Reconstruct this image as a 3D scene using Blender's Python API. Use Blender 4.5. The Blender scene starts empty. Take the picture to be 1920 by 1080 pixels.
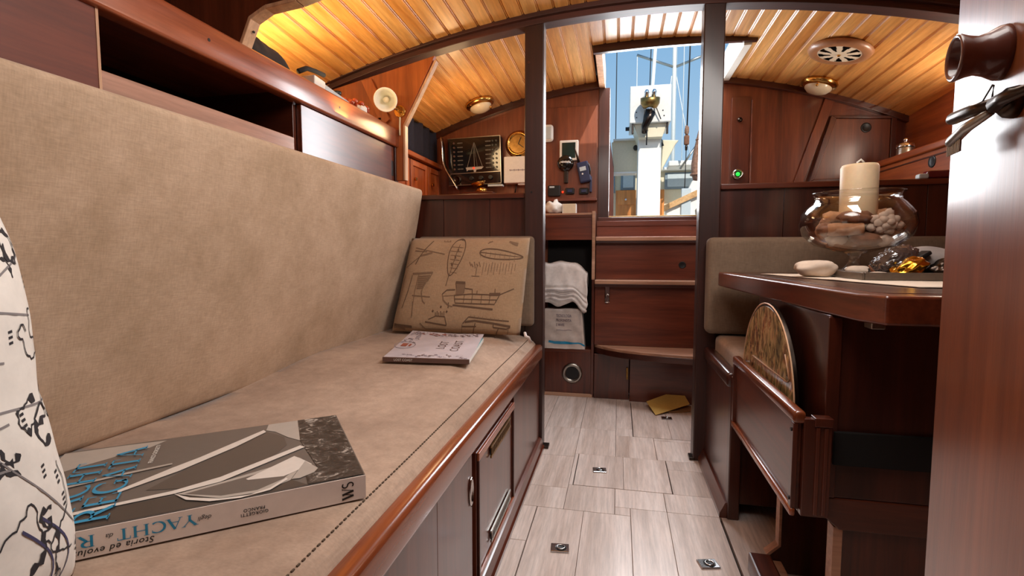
import bpy, bmesh, math, random
from mathutils import Vector, Matrix, noise
R = math.radians
S = bpy.context.scene
COL = S.collection
rnd = random.Random(7)

# ------------------------------------------------------------------ camera, sky, lights, exposure
cam = bpy.data.cameras.new('camera'); camo = bpy.data.objects.new('camera', cam); COL.objects.link(camo)
camo.location = (0, 0, .85); camo.rotation_euler = (R(90 - 4.1376), 0, R(11.981))
cam.sensor_width = 36; cam.lens = 940 / 1920 * 36; cam.clip_start = .02
S.camera = camo
S.view_settings.view_transform = 'Standard'; S.view_settings.look = 'None'
S.view_settings.gamma = 1; S.view_settings.use_curve_mapping = False
S.view_settings.exposure = 0.0

def lin(c):
    return tuple(((v / 255) / 12.92 if v / 255 <= .04045 else ((v / 255 + .055) / 1.055) ** 2.4) for v in c) + (1,)

W = bpy.data.worlds.new('sky'); S.world = W; W.use_nodes = True
nt = W.node_tree; nt.nodes.clear()
o = nt.nodes.new('ShaderNodeOutputWorld'); bg = nt.nodes.new('ShaderNodeBackground')
tc = nt.nodes.new('ShaderNodeTexCoord'); sp = nt.nodes.new('ShaderNodeSeparateXYZ'); rp = nt.nodes.new('ShaderNodeValToRGB')
rp.color_ramp.elements[0].position = 0; rp.color_ramp.elements[0].color = lin((190, 217, 236))
rp.color_ramp.elements[1].position = .42; rp.color_ramp.elements[1].color = lin((128, 178, 222))
e = rp.color_ramp.elements.new(1); e.color = lin((98, 152, 210))
nt.links.new(tc.outputs['Generated'], sp.inputs[0]); nt.links.new(sp.outputs['Z'], rp.inputs[0])
nt.links.new(rp.outputs[0], bg.inputs[0]); nt.links.new(bg.outputs[0], o.inputs[0]); bg.inputs[1].default_value = 1.0

def light(name, kind, loc, power, color=(1, 1, 1), size=.3, aim=None, spread=None, size_y=None, spot=None):
    l = bpy.data.lights.new(name, kind); l.energy = power; l.color = color
    if kind == 'AREA':
        l.size = size
        if size_y: l.shape = 'RECTANGLE'; l.size_y = size_y
        if spread: l.spread = R(spread)
    elif kind in ('POINT', 'SPOT'): l.shadow_soft_size = size
    elif kind == 'SUN': l.angle = R(size)
    if spot: l.spot_size = R(spot); l.spot_blend = .6
    ob = bpy.data.objects.new(name, l); COL.objects.link(ob); ob.location = loc
    if aim is not None:
        d = Vector(aim) - Vector(loc); ob.rotation_euler = d.to_track_quat('-Z', 'Y').to_euler()
    return ob

light('sun', 'SUN', (3, -3, 8), 4.0, (1, .95, .87), .8, aim=(3 - .45, -3 + 1.1, 8 - .95))
light('forward_fill', 'AREA', (-.02, .50, 1.78), 8, (1, .95, .9), .6, aim=(-.08, .80, 0))  # overhead fill added near the camera; the ceiling is closed here
light('saloon_fill', 'AREA', (.42, 1.25, 1.74), 17, (1, .95, .9), .5, aim=(-.95, 1.45, .55))  # fill added to brighten the backrest and table; no skylight is built
light('companionway_daylight', 'AREA', (.19, 3.16, 1.50), 18, (.95, .97, 1), .48, aim=(.19, 2.0, 1.40), size_y=.80)
light('hatch_daylight', 'AREA', (.22, 2.78, 2.10), 12, (.95, .97, 1), .45, aim=(.2, 2.55, .3))
light('shelf_fill', 'AREA', (-1.16, 1.60, 1.40), 8.0, (1, .76, .36), .08, aim=(-1.02, 1.62, 1.8), size_y=.7)  # warm fill added for the ceiling glow above the shelf; source unseen
light('galley_daylight', 'AREA', (1.42, 2.43, 1.37), 4.5, (1, .86, .7), .16, aim=(.6, 2.43, 1.45), size_y=.3)
light('chart_side_fill', 'POINT', (-.78, 2.55, 1.48), 3.2, (1, .66, .34), .08)  # warm fill added over the chart table; no fitting hangs here

# ------------------------------------------------------------------ materials
def newmat(name):
    m = bpy.data.materials.new(name); m.use_nodes = True
    n = m.node_tree; b = n.nodes['Principled BSDF']
    return m, n, b

def coords(n, scale=(1, 1, 1), kind='Object'):
    t = n.nodes.new('ShaderNodeTexCoord'); mp = n.nodes.new('ShaderNodeMapping')
    mp.inputs['Scale'].default_value = scale
    n.links.new(t.outputs[kind], mp.inputs[0]); return mp.outputs[0]

def noise_n(n, vec, scale, detail=4, rough=.6, dist=0):
    t = n.nodes.new('ShaderNodeTexNoise'); t.inputs['Scale'].default_value = scale; t.inputs['Detail'].default_value = detail
    t.inputs['Roughness'].default_value = rough; t.inputs['Distortion'].default_value = dist
    n.links.new(vec, t.inputs['Vector']); return t.outputs['Fac']

def ramp(n, fac, stops):
    r = n.nodes.new('ShaderNodeValToRGB'); el = r.color_ramp.elements
    el[0].position = stops[0][0]; el[0].color = stops[0][1]; el[1].position = stops[-1][0]; el[1].color = stops[-1][1]
    for p, c in stops[1:-1]:
        x = el.new(p); x.color = c
    n.links.new(fac, r.inputs[0]); return r.outputs[0]

def mix(n, a, b, f, mode='MIX'):
    m = n.nodes.new('ShaderNodeMix'); m.data_type = 'RGBA'; m.blend_type = mode
    for s, v in ((m.inputs[6], a), (m.inputs[7], b), (m.inputs[0], f)):
        if hasattr(v, 'links'): n.links.new(v, s)
        else: s.default_value = v
    return m.outputs[2]

def bump(n, b, h, strength, dist=.002):
    k = n.nodes.new('ShaderNodeBump'); k.inputs['Strength'].default_value = strength; k.inputs['Distance'].default_value = dist
    n.links.new(h, k.inputs['Height']); n.links.new(k.outputs[0], b.inputs['Normal'])

def wood(name, dark, mid, lightc, axis='y', rough=.35, coat=.5, scale=1.0, vary=.18, fine=1.0, bumpy=.15):
    m, n, b = newmat(name)
    st = {'x': (.9, 14, 14), 'y': (14, .9, 14), 'z': (14, 14, .9)}[axis]
    v = coords(n, tuple(s * scale for s in st))
    oi = n.nodes.new('ShaderNodeObjectInfo')
    ad = n.nodes.new('ShaderNodeVectorMath'); ad.operation = 'ADD'
    ml = n.nodes.new('ShaderNodeVectorMath'); ml.operation = 'SCALE'; ml.inputs['Scale'].default_value = 37
    cb = n.nodes.new('ShaderNodeCombineXYZ')
    for i in range(3): n.links.new(oi.outputs['Random'], cb.inputs[i])
    n.links.new(cb.outputs[0], ml.inputs[0]); n.links.new(v, ad.inputs[0]); n.links.new(ml.outputs[0], ad.inputs[1])
    v = ad.outputs[0]
    f1 = noise_n(n, v, 1.0, 6, .62, .6); f2 = noise_n(n, v, 5.5 * fine, 5, .7)
    c1 = ramp(n, f1, [(.30, lin(dark)), (.5, lin(mid)), (.72, lin(lightc))])
    c2 = ramp(n, f2, [(.35, (.62, .62, .62, 1)), (.62, (1.12, 1.12, 1.12, 1))])
    c = mix(n, c1, c2, .55, 'MULTIPLY')
    hv = n.nodes.new('ShaderNodeHueSaturation')
    mr = n.nodes.new('ShaderNodeMapRange'); mr.inputs[3].default_value = 1 - vary; mr.inputs[4].default_value = 1 + vary
    n.links.new(oi.outputs['Random'], mr.inputs[0]); n.links.new(mr.outputs[0], hv.inputs['Value'])
    n.links.new(c, hv.inputs['Color']); n.links.new(hv.outputs[0], b.inputs['Base Color'])
    b.inputs['Roughness'].default_value = rough
    b.inputs['Coat Weight'].default_value = coat; b.inputs['Coat Roughness'].default_value = .18
    bump(n, b, f2, bumpy, .001)
    return m

def plain(name, c, rough=.5, metal=0, coat=0, noisy=0, nscale=60, bumpy=0, sheen=0):
    m, n, b = newmat(name)
    b.inputs['Base Color'].default_value = lin(c); b.inputs['Roughness'].default_value = rough; b.inputs['Metallic'].default_value = metal
    b.inputs['Coat Weight'].default_value = coat
    if sheen: b.inputs['Sheen Weight'].default_value = sheen
    v = coords(n); f = noise_n(n, v, nscale, 4)
    lo = tuple(x * (1 - max(noisy, .04)) for x in lin(c)[:3]) + (1,); hi = tuple(min(1, x * (1 + max(noisy, .04))) for x in lin(c)[:3]) + (1,)
    n.links.new(ramp(n, f, [(.3, lo), (.7, hi)]), b.inputs['Base Color'])
    if bumpy: bump(n, b, f, bumpy)
    return m

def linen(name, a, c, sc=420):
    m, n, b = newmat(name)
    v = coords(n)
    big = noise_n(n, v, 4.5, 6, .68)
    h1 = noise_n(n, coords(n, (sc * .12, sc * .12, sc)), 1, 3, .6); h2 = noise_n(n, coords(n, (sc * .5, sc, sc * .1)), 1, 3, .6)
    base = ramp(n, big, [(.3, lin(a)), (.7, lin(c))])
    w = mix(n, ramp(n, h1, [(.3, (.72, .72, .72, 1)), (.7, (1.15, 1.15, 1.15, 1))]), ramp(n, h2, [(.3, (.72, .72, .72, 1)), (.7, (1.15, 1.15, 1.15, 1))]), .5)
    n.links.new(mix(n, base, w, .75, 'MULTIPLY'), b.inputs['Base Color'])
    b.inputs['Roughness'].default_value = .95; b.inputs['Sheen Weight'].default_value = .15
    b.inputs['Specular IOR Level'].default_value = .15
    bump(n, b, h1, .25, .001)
    return m

M = {}
M['mahog_y'] = wood('mahogany_along', (58, 24, 14), (92, 40, 22), (118, 56, 32), 'y', .3, .6)
M['mahog_x'] = wood('mahogany_across', (56, 24, 15), (86, 38, 22), (110, 52, 32), 'x', .3, .6)
M['mahog_z'] = wood('mahogany_upright', (54, 22, 14), (84, 36, 21), (106, 50, 30), 'z', .3, .6)
M['dark_z'] = wood('dark_mahogany_upright', (40, 16, 11), (62, 26, 17), (80, 36, 23), 'z', .32, .5)
M['dark_x'] = wood('dark_mahogany_across', (40, 16, 11), (62, 26, 17), (80, 36, 23), 'x', .32, .5)
M['dark_y'] = wood('dark_mahogany_along', (42, 17, 11), (66, 28, 18), (86, 38, 24), 'y', .3, .6)
M['rail_y'] = wood('varnished_rail', (104, 48, 24), (140, 70, 38), (168, 92, 54), 'y', .22, .8)
M['shelf_y'] = wood('shelf_mahogany', (112, 52, 30), (148, 76, 46), (170, 96, 62), 'y', .28, .7)
M['nav_z'] = wood('warm_teak_upright', (130, 58, 24), (168, 84, 36), (190, 104, 50), 'z', .38, .3)
M['nav_x'] = wood('warm_teak_across', (122, 54, 24), (156, 76, 36), (178, 94, 48), 'x', .38, .3)
M['nav_y'] = wood('warm_teak_along', (134, 58, 24), (172, 84, 36), (194, 104, 48), 'y', .34, .4)
M['back_z'] = wood('aft_bulkhead_wood', (98, 48, 28), (128, 66, 38), (146, 80, 48), 'z', .4, .25)
M['step_x'] = wood('step_mahogany', (84, 38, 24), (112, 54, 34), (132, 68, 44), 'x', .34, .4)
M['edge'] = wood('pale_edge_wood', (178, 128, 92), (206, 158, 120), (224, 182, 146), 'z', .45, .2, vary=.05)
M['edge_y'] = wood('pale_fiddle_wood', (150, 104, 82), (172, 124, 100), (188, 142, 118), 'y', .45, .2, vary=.02)
M['tread'] = wood('step_tread_wood', (160, 112, 86), (188, 140, 112), (206, 162, 132), 'x', .45, .2)
M['pine'] = wood('golden_pine_ceiling', (188, 122, 58), (220, 158, 88), (236, 184, 118), 'y', .42, .25, .9, .10, 1.2)
M['floor'] = wood('pale_ash_floor', (180, 158, 145), (210, 191, 181), (226, 211, 203), 'y', .38, .12, 1.0, .05, 1.6)
M['seam'] = plain('dark_floor_gap', (46, 34, 28), .9)
M['door_z'] = wood('door_mahogany', (108, 52, 26), (142, 74, 38), (164, 92, 52), 'z', .30, .7, vary=0)
M['linen'] = linen('taupe_linen', (170, 142, 114), (206, 177, 151))
M['linen2'] = linen('taupe_seat_cloth', (148, 123, 105), (186, 160, 140), 300)
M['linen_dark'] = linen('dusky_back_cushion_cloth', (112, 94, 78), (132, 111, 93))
M['print_cloth'] = linen('ship_print_cloth', (158, 130, 102), (176, 146, 116))
M['print_ink'] = plain('sepia_print_ink', (98, 74, 56), .9)
M['print_soft'] = plain('faded_print_ink', (122, 96, 74), .9)
M['white_cloth'] = plain('white_map_cloth', (226, 220, 212), .9, noisy=.05, bumpy=.1)
M['map_ink'] = plain('black_map_ink', (44, 40, 44), .9)
M['map_grey'] = plain('grey_map_ink', (128, 122, 122), .9)
M['map_navy'] = plain('navy_map_ink', (62, 58, 92), .9)
M['thread'] = plain('dark_seam_thread', (84, 68, 52), .9)
M['brass'] = plain('polished_brass', (214, 168, 92), .22, 1, noisy=.1)
M['brass_dull'] = plain('aged_brass', (150, 116, 66), .38, 1, noisy=.2)
M['chrome'] = plain('chrome', (214, 214, 214), .14, 1)
M['steel'] = plain('brushed_steel', (170, 166, 158), .32, 1, noisy=.1)
M['bronze'] = plain('blackened_bronze', (70, 60, 54), .3, 1, noisy=.15)
M['white'] = plain('white_gelcoat', (240, 236, 226), .4, coat=.3)
M['cream'] = plain('cream_gelcoat', (232, 218, 186), .45)
M['palegrey'] = plain('pale_grey_paint', (190, 200, 202), .5)
M['greyframe'] = plain('grey_window_frame', (128, 142, 152), .5)
M['black'] = plain('black_plastic', (20, 19, 20), .4)
M['blackgloss'] = plain('gloss_black_panel', (22, 20, 19), .12, coat=.5)
M['blackcloth'] = plain('black_bag_cloth', (38, 37, 40), .85, noisy=.3, nscale=30, bumpy=.4)
M['navycurtain'] = plain('navy_curtain', (34, 36, 54), .95, noisy=.2)
M['navyplastic'] = plain('navy_plastic', (34, 40, 74), .4)
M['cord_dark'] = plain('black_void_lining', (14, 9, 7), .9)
M['labelgrey'] = plain('worn_panel_lettering', (112, 106, 98), .6)
M['paper'] = plain('white_paper', (232, 228, 220), .6)
M['pages'] = plain('book_pages', (226, 214, 200), .8, noisy=.06, nscale=300)
M['spine_white'] = plain('white_spine', (232, 220, 212), .35, coat=.3)
M['blue'] = plain('cyan_blue_ink', (30, 142, 186), .4, coat=.2)
M['ink'] = plain('black_ink', (32, 28, 28), .5)
M['teal'] = plain('teal_inside_cover', (72, 170, 178), .5)
M['photo_grey'] = plain('photo_mid_grey', (98, 92, 88), .3, coat=.4)
M['photo_dark'] = plain('photo_dark_grey', (62, 57, 54), .3, coat=.4)
M['photo_deep'] = plain('photo_hull_grey', (78, 72, 68), .3, coat=.4)
M['photo_light'] = plain('photo_pale_grey', (176, 168, 160), .3, coat=.4)
M['photo_white'] = plain('photo_white', (220, 212, 204), .3, coat=.4)
M['mag'] = plain('lilac_magazine_cover', (206, 198, 206), .3, coat=.3, noisy=.1, nscale=14)
M['brown_ink'] = plain('brown_ink', (96, 70, 62), .6)
M['grey_ink'] = plain('lilac_grey_ink', (136, 124, 132), .6)
M['red_ink'] = plain('red_brown_ink', (150, 84, 66), .6)
M['wax'] = plain('ivory_wax', (224, 200, 164), .5); M['wax'].node_tree.nodes['Principled BSDF'].inputs['Subsurface Weight'].default_value = .15
M['stone'] = plain('pale_limestone', (206, 186, 168), .8, noisy=.12, nscale=25, bumpy=.3)
M['cork'] = plain('driftwood', (170, 120, 84), .8, noisy=.25, nscale=40, bumpy=.3)
M['cork2'] = plain('brown_bark', (128, 84, 60), .85, noisy=.3, nscale=40, bumpy=.4)
M['coral'] = plain('pale_dried_flower', (214, 190, 172), .8, noisy=.15)
M['tray'] = plain('pewter_tray', (120, 108, 98), .35, .7, noisy=.1)
M['shell'] = plain('dark_knobbly_shell', (58, 48, 46), .2, coat=.8, noisy=.3)
M['gold'] = plain('gold_foil', (210, 150, 50), .25, 1, noisy=.2, nscale=40, bumpy=.6)
M['towel'] = plain('white_towel', (216, 206, 200), .95, noisy=.08, bumpy=.2)
M['bagwhite'] = plain('white_plastic_bag', (206, 192, 184), .4, noisy=.06)
M['yellow'] = plain('yellow_envelope', (198, 160, 82), .7)
M['brownpaper'] = plain('brown_paper', (128, 92, 58), .8)
M['tablecloth'] = plain('cream_runner', (214, 198, 180), .9, noisy=.06)
M['hatchwood'] = wood('cockpit_teak', (176, 100, 40), (206, 126, 56), (222, 148, 76), 'z', .5, .2)
M['railwood'] = wood('pale_teak_rail', (190, 140, 88), (214, 166, 110), (228, 186, 134), 'y', .5, .1)
M['redlac'] = plain('dark_red_lacquer', (96, 22, 34), .15, coat=.8)
M['rope'] = plain('brown_rope', (150, 112, 90), .9, noisy=.35, nscale=60, bumpy=.5)
M['garland'] = plain('red_beads', (176, 70, 40), .25, coat=.5, noisy=.2)
M['lens'] = plain('frosted_lens', (222, 206, 176), .3, coat=.4)
M['ventwhite'] = plain('ivory_vent', (226, 210, 184), .4)
M['ventrim'] = plain('tan_vent_rim', (168, 118, 82), .4, coat=.3, noisy=.08)
M['greycloth'] = plain('grey_striped_cloth', (150, 140, 136), .95, noisy=.12, nscale=18, bumpy=.3)
M['beam_x'] = wood('dull_dark_beam', (44, 19, 13), (68, 30, 19), (86, 40, 25), 'x', .55, .1)
M['panel_y'] = wood('matt_red_mahogany', (78, 30, 14), (108, 44, 20), (130, 58, 30), 'y', .6, .05)
M['knob'] = plain('turned_brown_knob', (104, 56, 44), .3, coat=.6, noisy=.1)
M['post_z'] = wood('very_dark_post_wood', (30, 14, 11), (46, 21, 16), (60, 28, 22), 'z', .42, .25)
M['galley_z'] = wood('galley_brown_wood', (84, 38, 20), (116, 54, 29), (136, 70, 40), 'z', .35, .4)
M['screen'] = plain('dark_green_screen', (36, 52, 46), .15, coat=.4)
M['deck'] = plain('deck_underside', (60, 36, 20), .8)
M['hull'] = wood('hull_lining', (120, 60, 28), (150, 78, 36), (170, 94, 46), 'y', .4, .3)

def emis(name, c, s):
    m, n, b = newmat(name); b.inputs['Base Color'].default_value = lin(c)
    b.inputs['Emission Color'].default_value = lin(c); b.inputs['Emission Strength'].default_value = s; return m
M['red_led'] = emis('red_indicator', (255, 60, 30), 1.2)
M['green_led'] = emis('green_indicator', (30, 220, 60), 2)
m, n, b = newmat('clear_glass')
n.nodes.remove(b); out = n.nodes['Material Output']
tr = n.nodes.new('ShaderNodeBsdfTransparent'); tr.inputs[0].default_value = (.97, .965, .955, 1)
gs_ = n.nodes.new('ShaderNodeBsdfGlossy'); gs_.inputs['Roughness'].default_value = .04
fr0 = n.nodes.new('ShaderNodeLayerWeight'); fr0.inputs[0].default_value = .5
fr = n.nodes.new('ShaderNodeMath'); fr.operation = 'POWER'; fr.inputs[1].default_value = 3; n.links.new(fr0.outputs['Facing'], fr.inputs[0])
fr2 = n.nodes.new('ShaderNodeMath'); fr2.operation = 'MULTIPLY_ADD'; fr2.inputs[1].default_value = .85; fr2.inputs[2].default_value = .085; n.links.new(fr.outputs[0], fr2.inputs[0])
ms = n.nodes.new('ShaderNodeMixShader'); n.links.new(fr2.outputs[0], ms.inputs[0]); n.links.new(tr.outputs[0], ms.inputs[1]); n.links.new(gs_.outputs[0], ms.inputs[2])
n.links.new(ms.outputs[0], out.inputs[0]); M['glass'] = m
m, n, b = newmat('porthole_glass')
b.inputs['Transmission Weight'].default_value = 1; b.inputs['Roughness'].default_value = .25; b.inputs['IOR'].default_value = 1.1; M['pane'] = m
# painted picture of the arched board
m, n, b = newmat('painted_board')
v = coords(n, (10, 12, 7)); f = noise_n(n, v, 1.4, 3, .6, 1.5); f2 = noise_n(n, coords(n, (30, 30, 14)), 1, 3, .6, 2.5)
c = ramp(n, f, [(.3, lin((104, 92, 62))), (.42, lin((160, 138, 90))), (.5, lin((206, 172, 122))), (.58, lin((176, 124, 82))), (.7, lin((92, 78, 80)))])
c = mix(n, c, ramp(n, f2, [(.42, (.25, .22, .2, 1)), (.52, (1, 1, 1, 1))]), .8, 'MULTIPLY')
n.links.new(c, b.inputs['Base Color']); b.inputs['Roughness'].default_value = .25; M['painted'] = m
# spray and foliage of the photograph on the book cover
m, n, b = newmat('photo_spray')
f = noise_n(n, coords(n), 42, 6, .75, 1.2)
n.links.new(ramp(n, f, [(.42, lin((34, 30, 29))), (.56, lin((70, 64, 60))), (.66, lin((190, 180, 170)))]), b.inputs['Base Color'])
b.inputs['Roughness'].default_value = .3; M['photo_spray'] = m

# ------------------------------------------------------------------ mesh helpers (all vertices are written in world metres)
ORG = {}
def box(bm, x0, x1, y0, y1, z0, z1):
    v = [bm.verts.new(p) for p in ((x0, y0, z0), (x1, y0, z0), (x1, y1, z0), (x0, y1, z0), (x0, y0, z1), (x1, y0, z1), (x1, y1, z1), (x0, y1, z1))]
    for f in ((0, 3, 2, 1), (4, 5, 6, 7), (0, 1, 5, 4), (1, 2, 6, 5), (2, 3, 7, 6), (3, 0, 4, 7)): bm.faces.new([v[i] for i in f])
    return v
def prism(bm, pts, axis, a, b):
    def P(p, t): return {'x': (t, p[0], p[1]), 'y': (p[0], t, p[1]), 'z': (p[0], p[1], t)}[axis]
    A = [bm.verts.new(P(p, a)) for p in pts]; B = [bm.verts.new(P(p, b)) for p in pts]
    n = len(pts)
    bm.faces.new(A[::-1]); bm.faces.new(B)
    for i in range(n): bm.faces.new((A[i], A[(i + 1) % n], B[(i + 1) % n], B[i]))
    bmesh.ops.recalc_face_normals(bm, faces=bm.faces)
def axis_m(loc, d):
    d = Vector(d).normalized(); return Matrix.Translation(loc) @ d.to_track_quat('Z', 'Y').to_matrix().to_4x4()
def lathe(bm, prof, loc, d=(0, 0, 1), n=24):
    m = axis_m(loc, d); rings = []
    for r, h in prof:
        if r < 1e-6: rings.append([bm.verts.new(m @ Vector((0, 0, h)))])
        else: rings.append([bm.verts.new(m @ Vector((r * math.cos(2 * math.pi * i / n), r * math.sin(2 * math.pi * i / n), h))) for i in range(n)])
    for a, b in zip(rings, rings[1:]):
        for i in range(n):
            j = (i + 1) % n
            if len(a) == 1 and len(b) == 1: continue
            if len(a) == 1: bm.faces.new((a[0], b[j], b[i]))
            elif len(b) == 1: bm.faces.new((a[i], a[j], b[0]))
            else: bm.faces.new((a[i], a[j], b[j], b[i]))
    bmesh.ops.recalc_face_normals(bm, faces=bm.faces)
def disc(bm, loc, d, r, h, n=24): lathe(bm, [(0, 0), (r, 0), (r, h), (0, h)], loc, d, n)
def tube(bm, pts, r, n=8, closed=False):
    pts = [Vector(p) for p in pts]; rings = []; N = len(pts)
    up = Vector((0, 0, 1))
    for i, p in enumerate(pts):
        a = pts[i - 1] if (i > 0 or closed) else p; b = pts[(i + 1) % N] if (i < N - 1 or closed) else p
        t = (b - a).normalized(); u = up.cross(t)
        if u.length < .1: u = Vector((1, 0, 0)).cross(t)
        u.normalize(); w = t.cross(u); rr = r[i] if isinstance(r, (list, tuple)) else r
        rings.append([bm.verts.new(p + u * rr * math.cos(2 * math.pi * k / n) + w * rr * math.sin(2 * math.pi * k / n)) for k in range(n)])
    for i in range(N if closed else N - 1):
        a, b = rings[i], rings[(i + 1) % N]
        for k in range(n): bm.faces.new((a[k], a[(k + 1) % n], b[(k + 1) % n], b[k]))
    if not closed: bm.faces.new(rings[0][::-1]); bm.faces.new(rings[-1])
    bmesh.ops.recalc_face_normals(bm, faces=bm.faces)
def grid(bm, fn, nu, nv):
    g = [[bm.verts.new(fn(i / nu, j / nv)) for j in range(nv + 1)] for i in range(nu + 1)]
    for i in range(nu):
        for j in range(nv): bm.faces.new((g[i][j], g[i + 1][j], g[i + 1][j + 1], g[i][j + 1]))
    return g
def ell(bm, loc, rad, seed=0, amp=.15, sub=3, freq=1.5, rot=None):
    r = bmesh.ops.create_icosphere(bm, subdivisions=sub, radius=1)
    m = Matrix.Translation(loc) @ (rot.to_matrix().to_4x4() if rot else Matrix.Identity(4))
    for v in r['verts']:
        k = 1 + amp * noise.noise(v.co * freq + Vector((seed, seed * 1.7, 3)))
        v.co = m @ Vector((v.co.x * rad[0] * k, v.co.y * rad[1] * k, v.co.z * rad[2] * k))
def rbox(bm, x0, x1, y0, y1, z0, z1, r, seg=4, cut=6, fn=None):
    b2 = bmesh.new(); box(b2, x0, x1, y0, y1, z0, z1)
    bmesh.ops.bevel(b2, geom=b2.edges[:], offset=r, segments=seg, profile=.5, affect='EDGES')
    long = [e for e in b2.edges if e.calc_length() > 2.2 * r]
    if cut: bmesh.ops.subdivide_edges(b2, edges=long, cuts=cut, use_grid_fill=True)
    if fn:
        for v in b2.verts: v.co = fn(v.co)
    me = bpy.data.meshes.new('t'); b2.to_mesh(me); b2.free(); bm.from_mesh(me); bpy.data.meshes.remove(me)

def obj(name, bm, mat, parent=None, bev=0, smooth=False, loc=(0, 0, 0), seg=2, sub=0, **props):
    me = bpy.data.meshes.new(name)
    L = Vector(ORG.get(parent, loc)) if parent is not None else Vector(loc)
    bmesh.ops.translate(bm, verts=bm.verts, vec=-L)
    bm.to_mesh(me); bm.free()
    o = bpy.data.objects.new(name, me); COL.objects.link(o)
    me.materials.append(M[mat] if isinstance(mat, str) else mat)
    if smooth: me.polygons.foreach_set('use_smooth', [True] * len(me.polygons))
    if parent is not None: o.parent = parent
    else: o.location = L
    ORG[o] = tuple(L)
    if bev:
        k = o.modifiers.new('edge', 'BEVEL'); k.width = bev; k.segments = seg; k.limit_method = 'ANGLE'; k.angle_limit = R(30)
        if not smooth:
            me.polygons.foreach_set('use_smooth', [True] * len(me.polygons)); k.harden_normals = True
    if sub: k = o.modifiers.new('round', 'SUBSURF'); k.levels = sub; k.render_levels = sub
    if name.split('_')[-1] in ('print', 'lettering', 'title', 'author', 'lines', 'stripes', 'stitching', 'pattern', 'teeth', 'grille', 'badge') or name == 'label_text': o['kind'] = 'stuff'
    for a, v in props.items(): o[a] = v
    return o
def thing(name, label, cat, loc=(0, 0, 0), group=None):
    o = bpy.data.objects.new(name, None); COL.objects.link(o); o.location = loc; o.empty_display_size = .05
    o['label'] = label; o['category'] = cat
    if group: o['group'] = group
    ORG[o] = tuple(loc); return o
def tag(o, label, cat, group=None):
    o['label'] = label; o['category'] = cat
    if group: o['group'] = group
    return o
def nb(): return bmesh.new()
def bx(name, dims, mat, parent=None, bev=.002, **k):
    bm = nb(); box(bm, *dims); return obj(name, bm, mat, parent, bev, **k)
def pr(name, pts, axis, a, b, mat, parent=None, bev=.002, **k):
    bm = nb(); prism(bm, pts, axis, a, b); return obj(name, bm, mat, parent, bev, **k)
def lt(name, prof, loc, d, mat, parent=None, n=24, **k):
    bm = nb(); lathe(bm, prof, loc, d, n); return obj(name, bm, mat, parent, smooth=k.pop('smooth', True), **k)
def tb(name, pts, r, mat, parent=None, n=8, closed=False, **k):
    bm = nb(); tube(bm, pts, r, n, closed); return obj(name, bm, mat, parent, smooth=True, **k)
def struct(o): o['kind'] = 'structure'; return o
def ribbon(bm, pts, w, surf):
    """flat ink stroke laid on a surface: surf(u, v) -> point just proud of it"""
    P = [Vector((p[0], p[1])) for p in pts]
    q = []
    for i, p in enumerate(P):
        a = P[max(0, i - 1)]; c = P[min(len(P) - 1, i + 1)]; t = c - a
        if t.length < 1e-9: t = Vector((1, 0))
        t.normalize(); nrm = Vector((-t.y, t.x)); ww = (w[i] if isinstance(w, list) else w) / 2
        q.append((bm.verts.new(surf(*(p + nrm * ww))), bm.verts.new(surf(*(p - nrm * ww)))))
    for a, b in zip(q, q[1:]): bm.faces.new((a[0], a[1], b[1], b[0]))
def patch(bm, pts, surf):
    bm.faces.new([bm.verts.new(surf(*p)) for p in pts])
def text_bm(bm, body, size, fn, bold=0, shear=0, align='LEFT', spacing=1):
    """built-in sans lettering as flat mesh; fn maps (x, y) of the text plane to the world"""
    c = bpy.data.curves.new('t', 'FONT'); c.body = body; c.size = size; c.offset = bold; c.shear = shear; c.align_x = align; c.space_character = spacing; c.resolution_u = 3
    o = bpy.data.objects.new('t', c); COL.objects.link(o)
    dg = bpy.context.evaluated_depsgraph_get(); me = bpy.data.meshes.new_from_object(o.evaluated_get(dg))
    vs = [bm.verts.new(fn(v.co.x, v.co.y)) for v in me.vertices]
    for p in me.polygons:
        try: bm.faces.new([vs[i] for i in p.vertices])
        except ValueError: pass
    bpy.data.objects.remove(o); bpy.data.curves.remove(c); bpy.data.meshes.remove(me)
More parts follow.
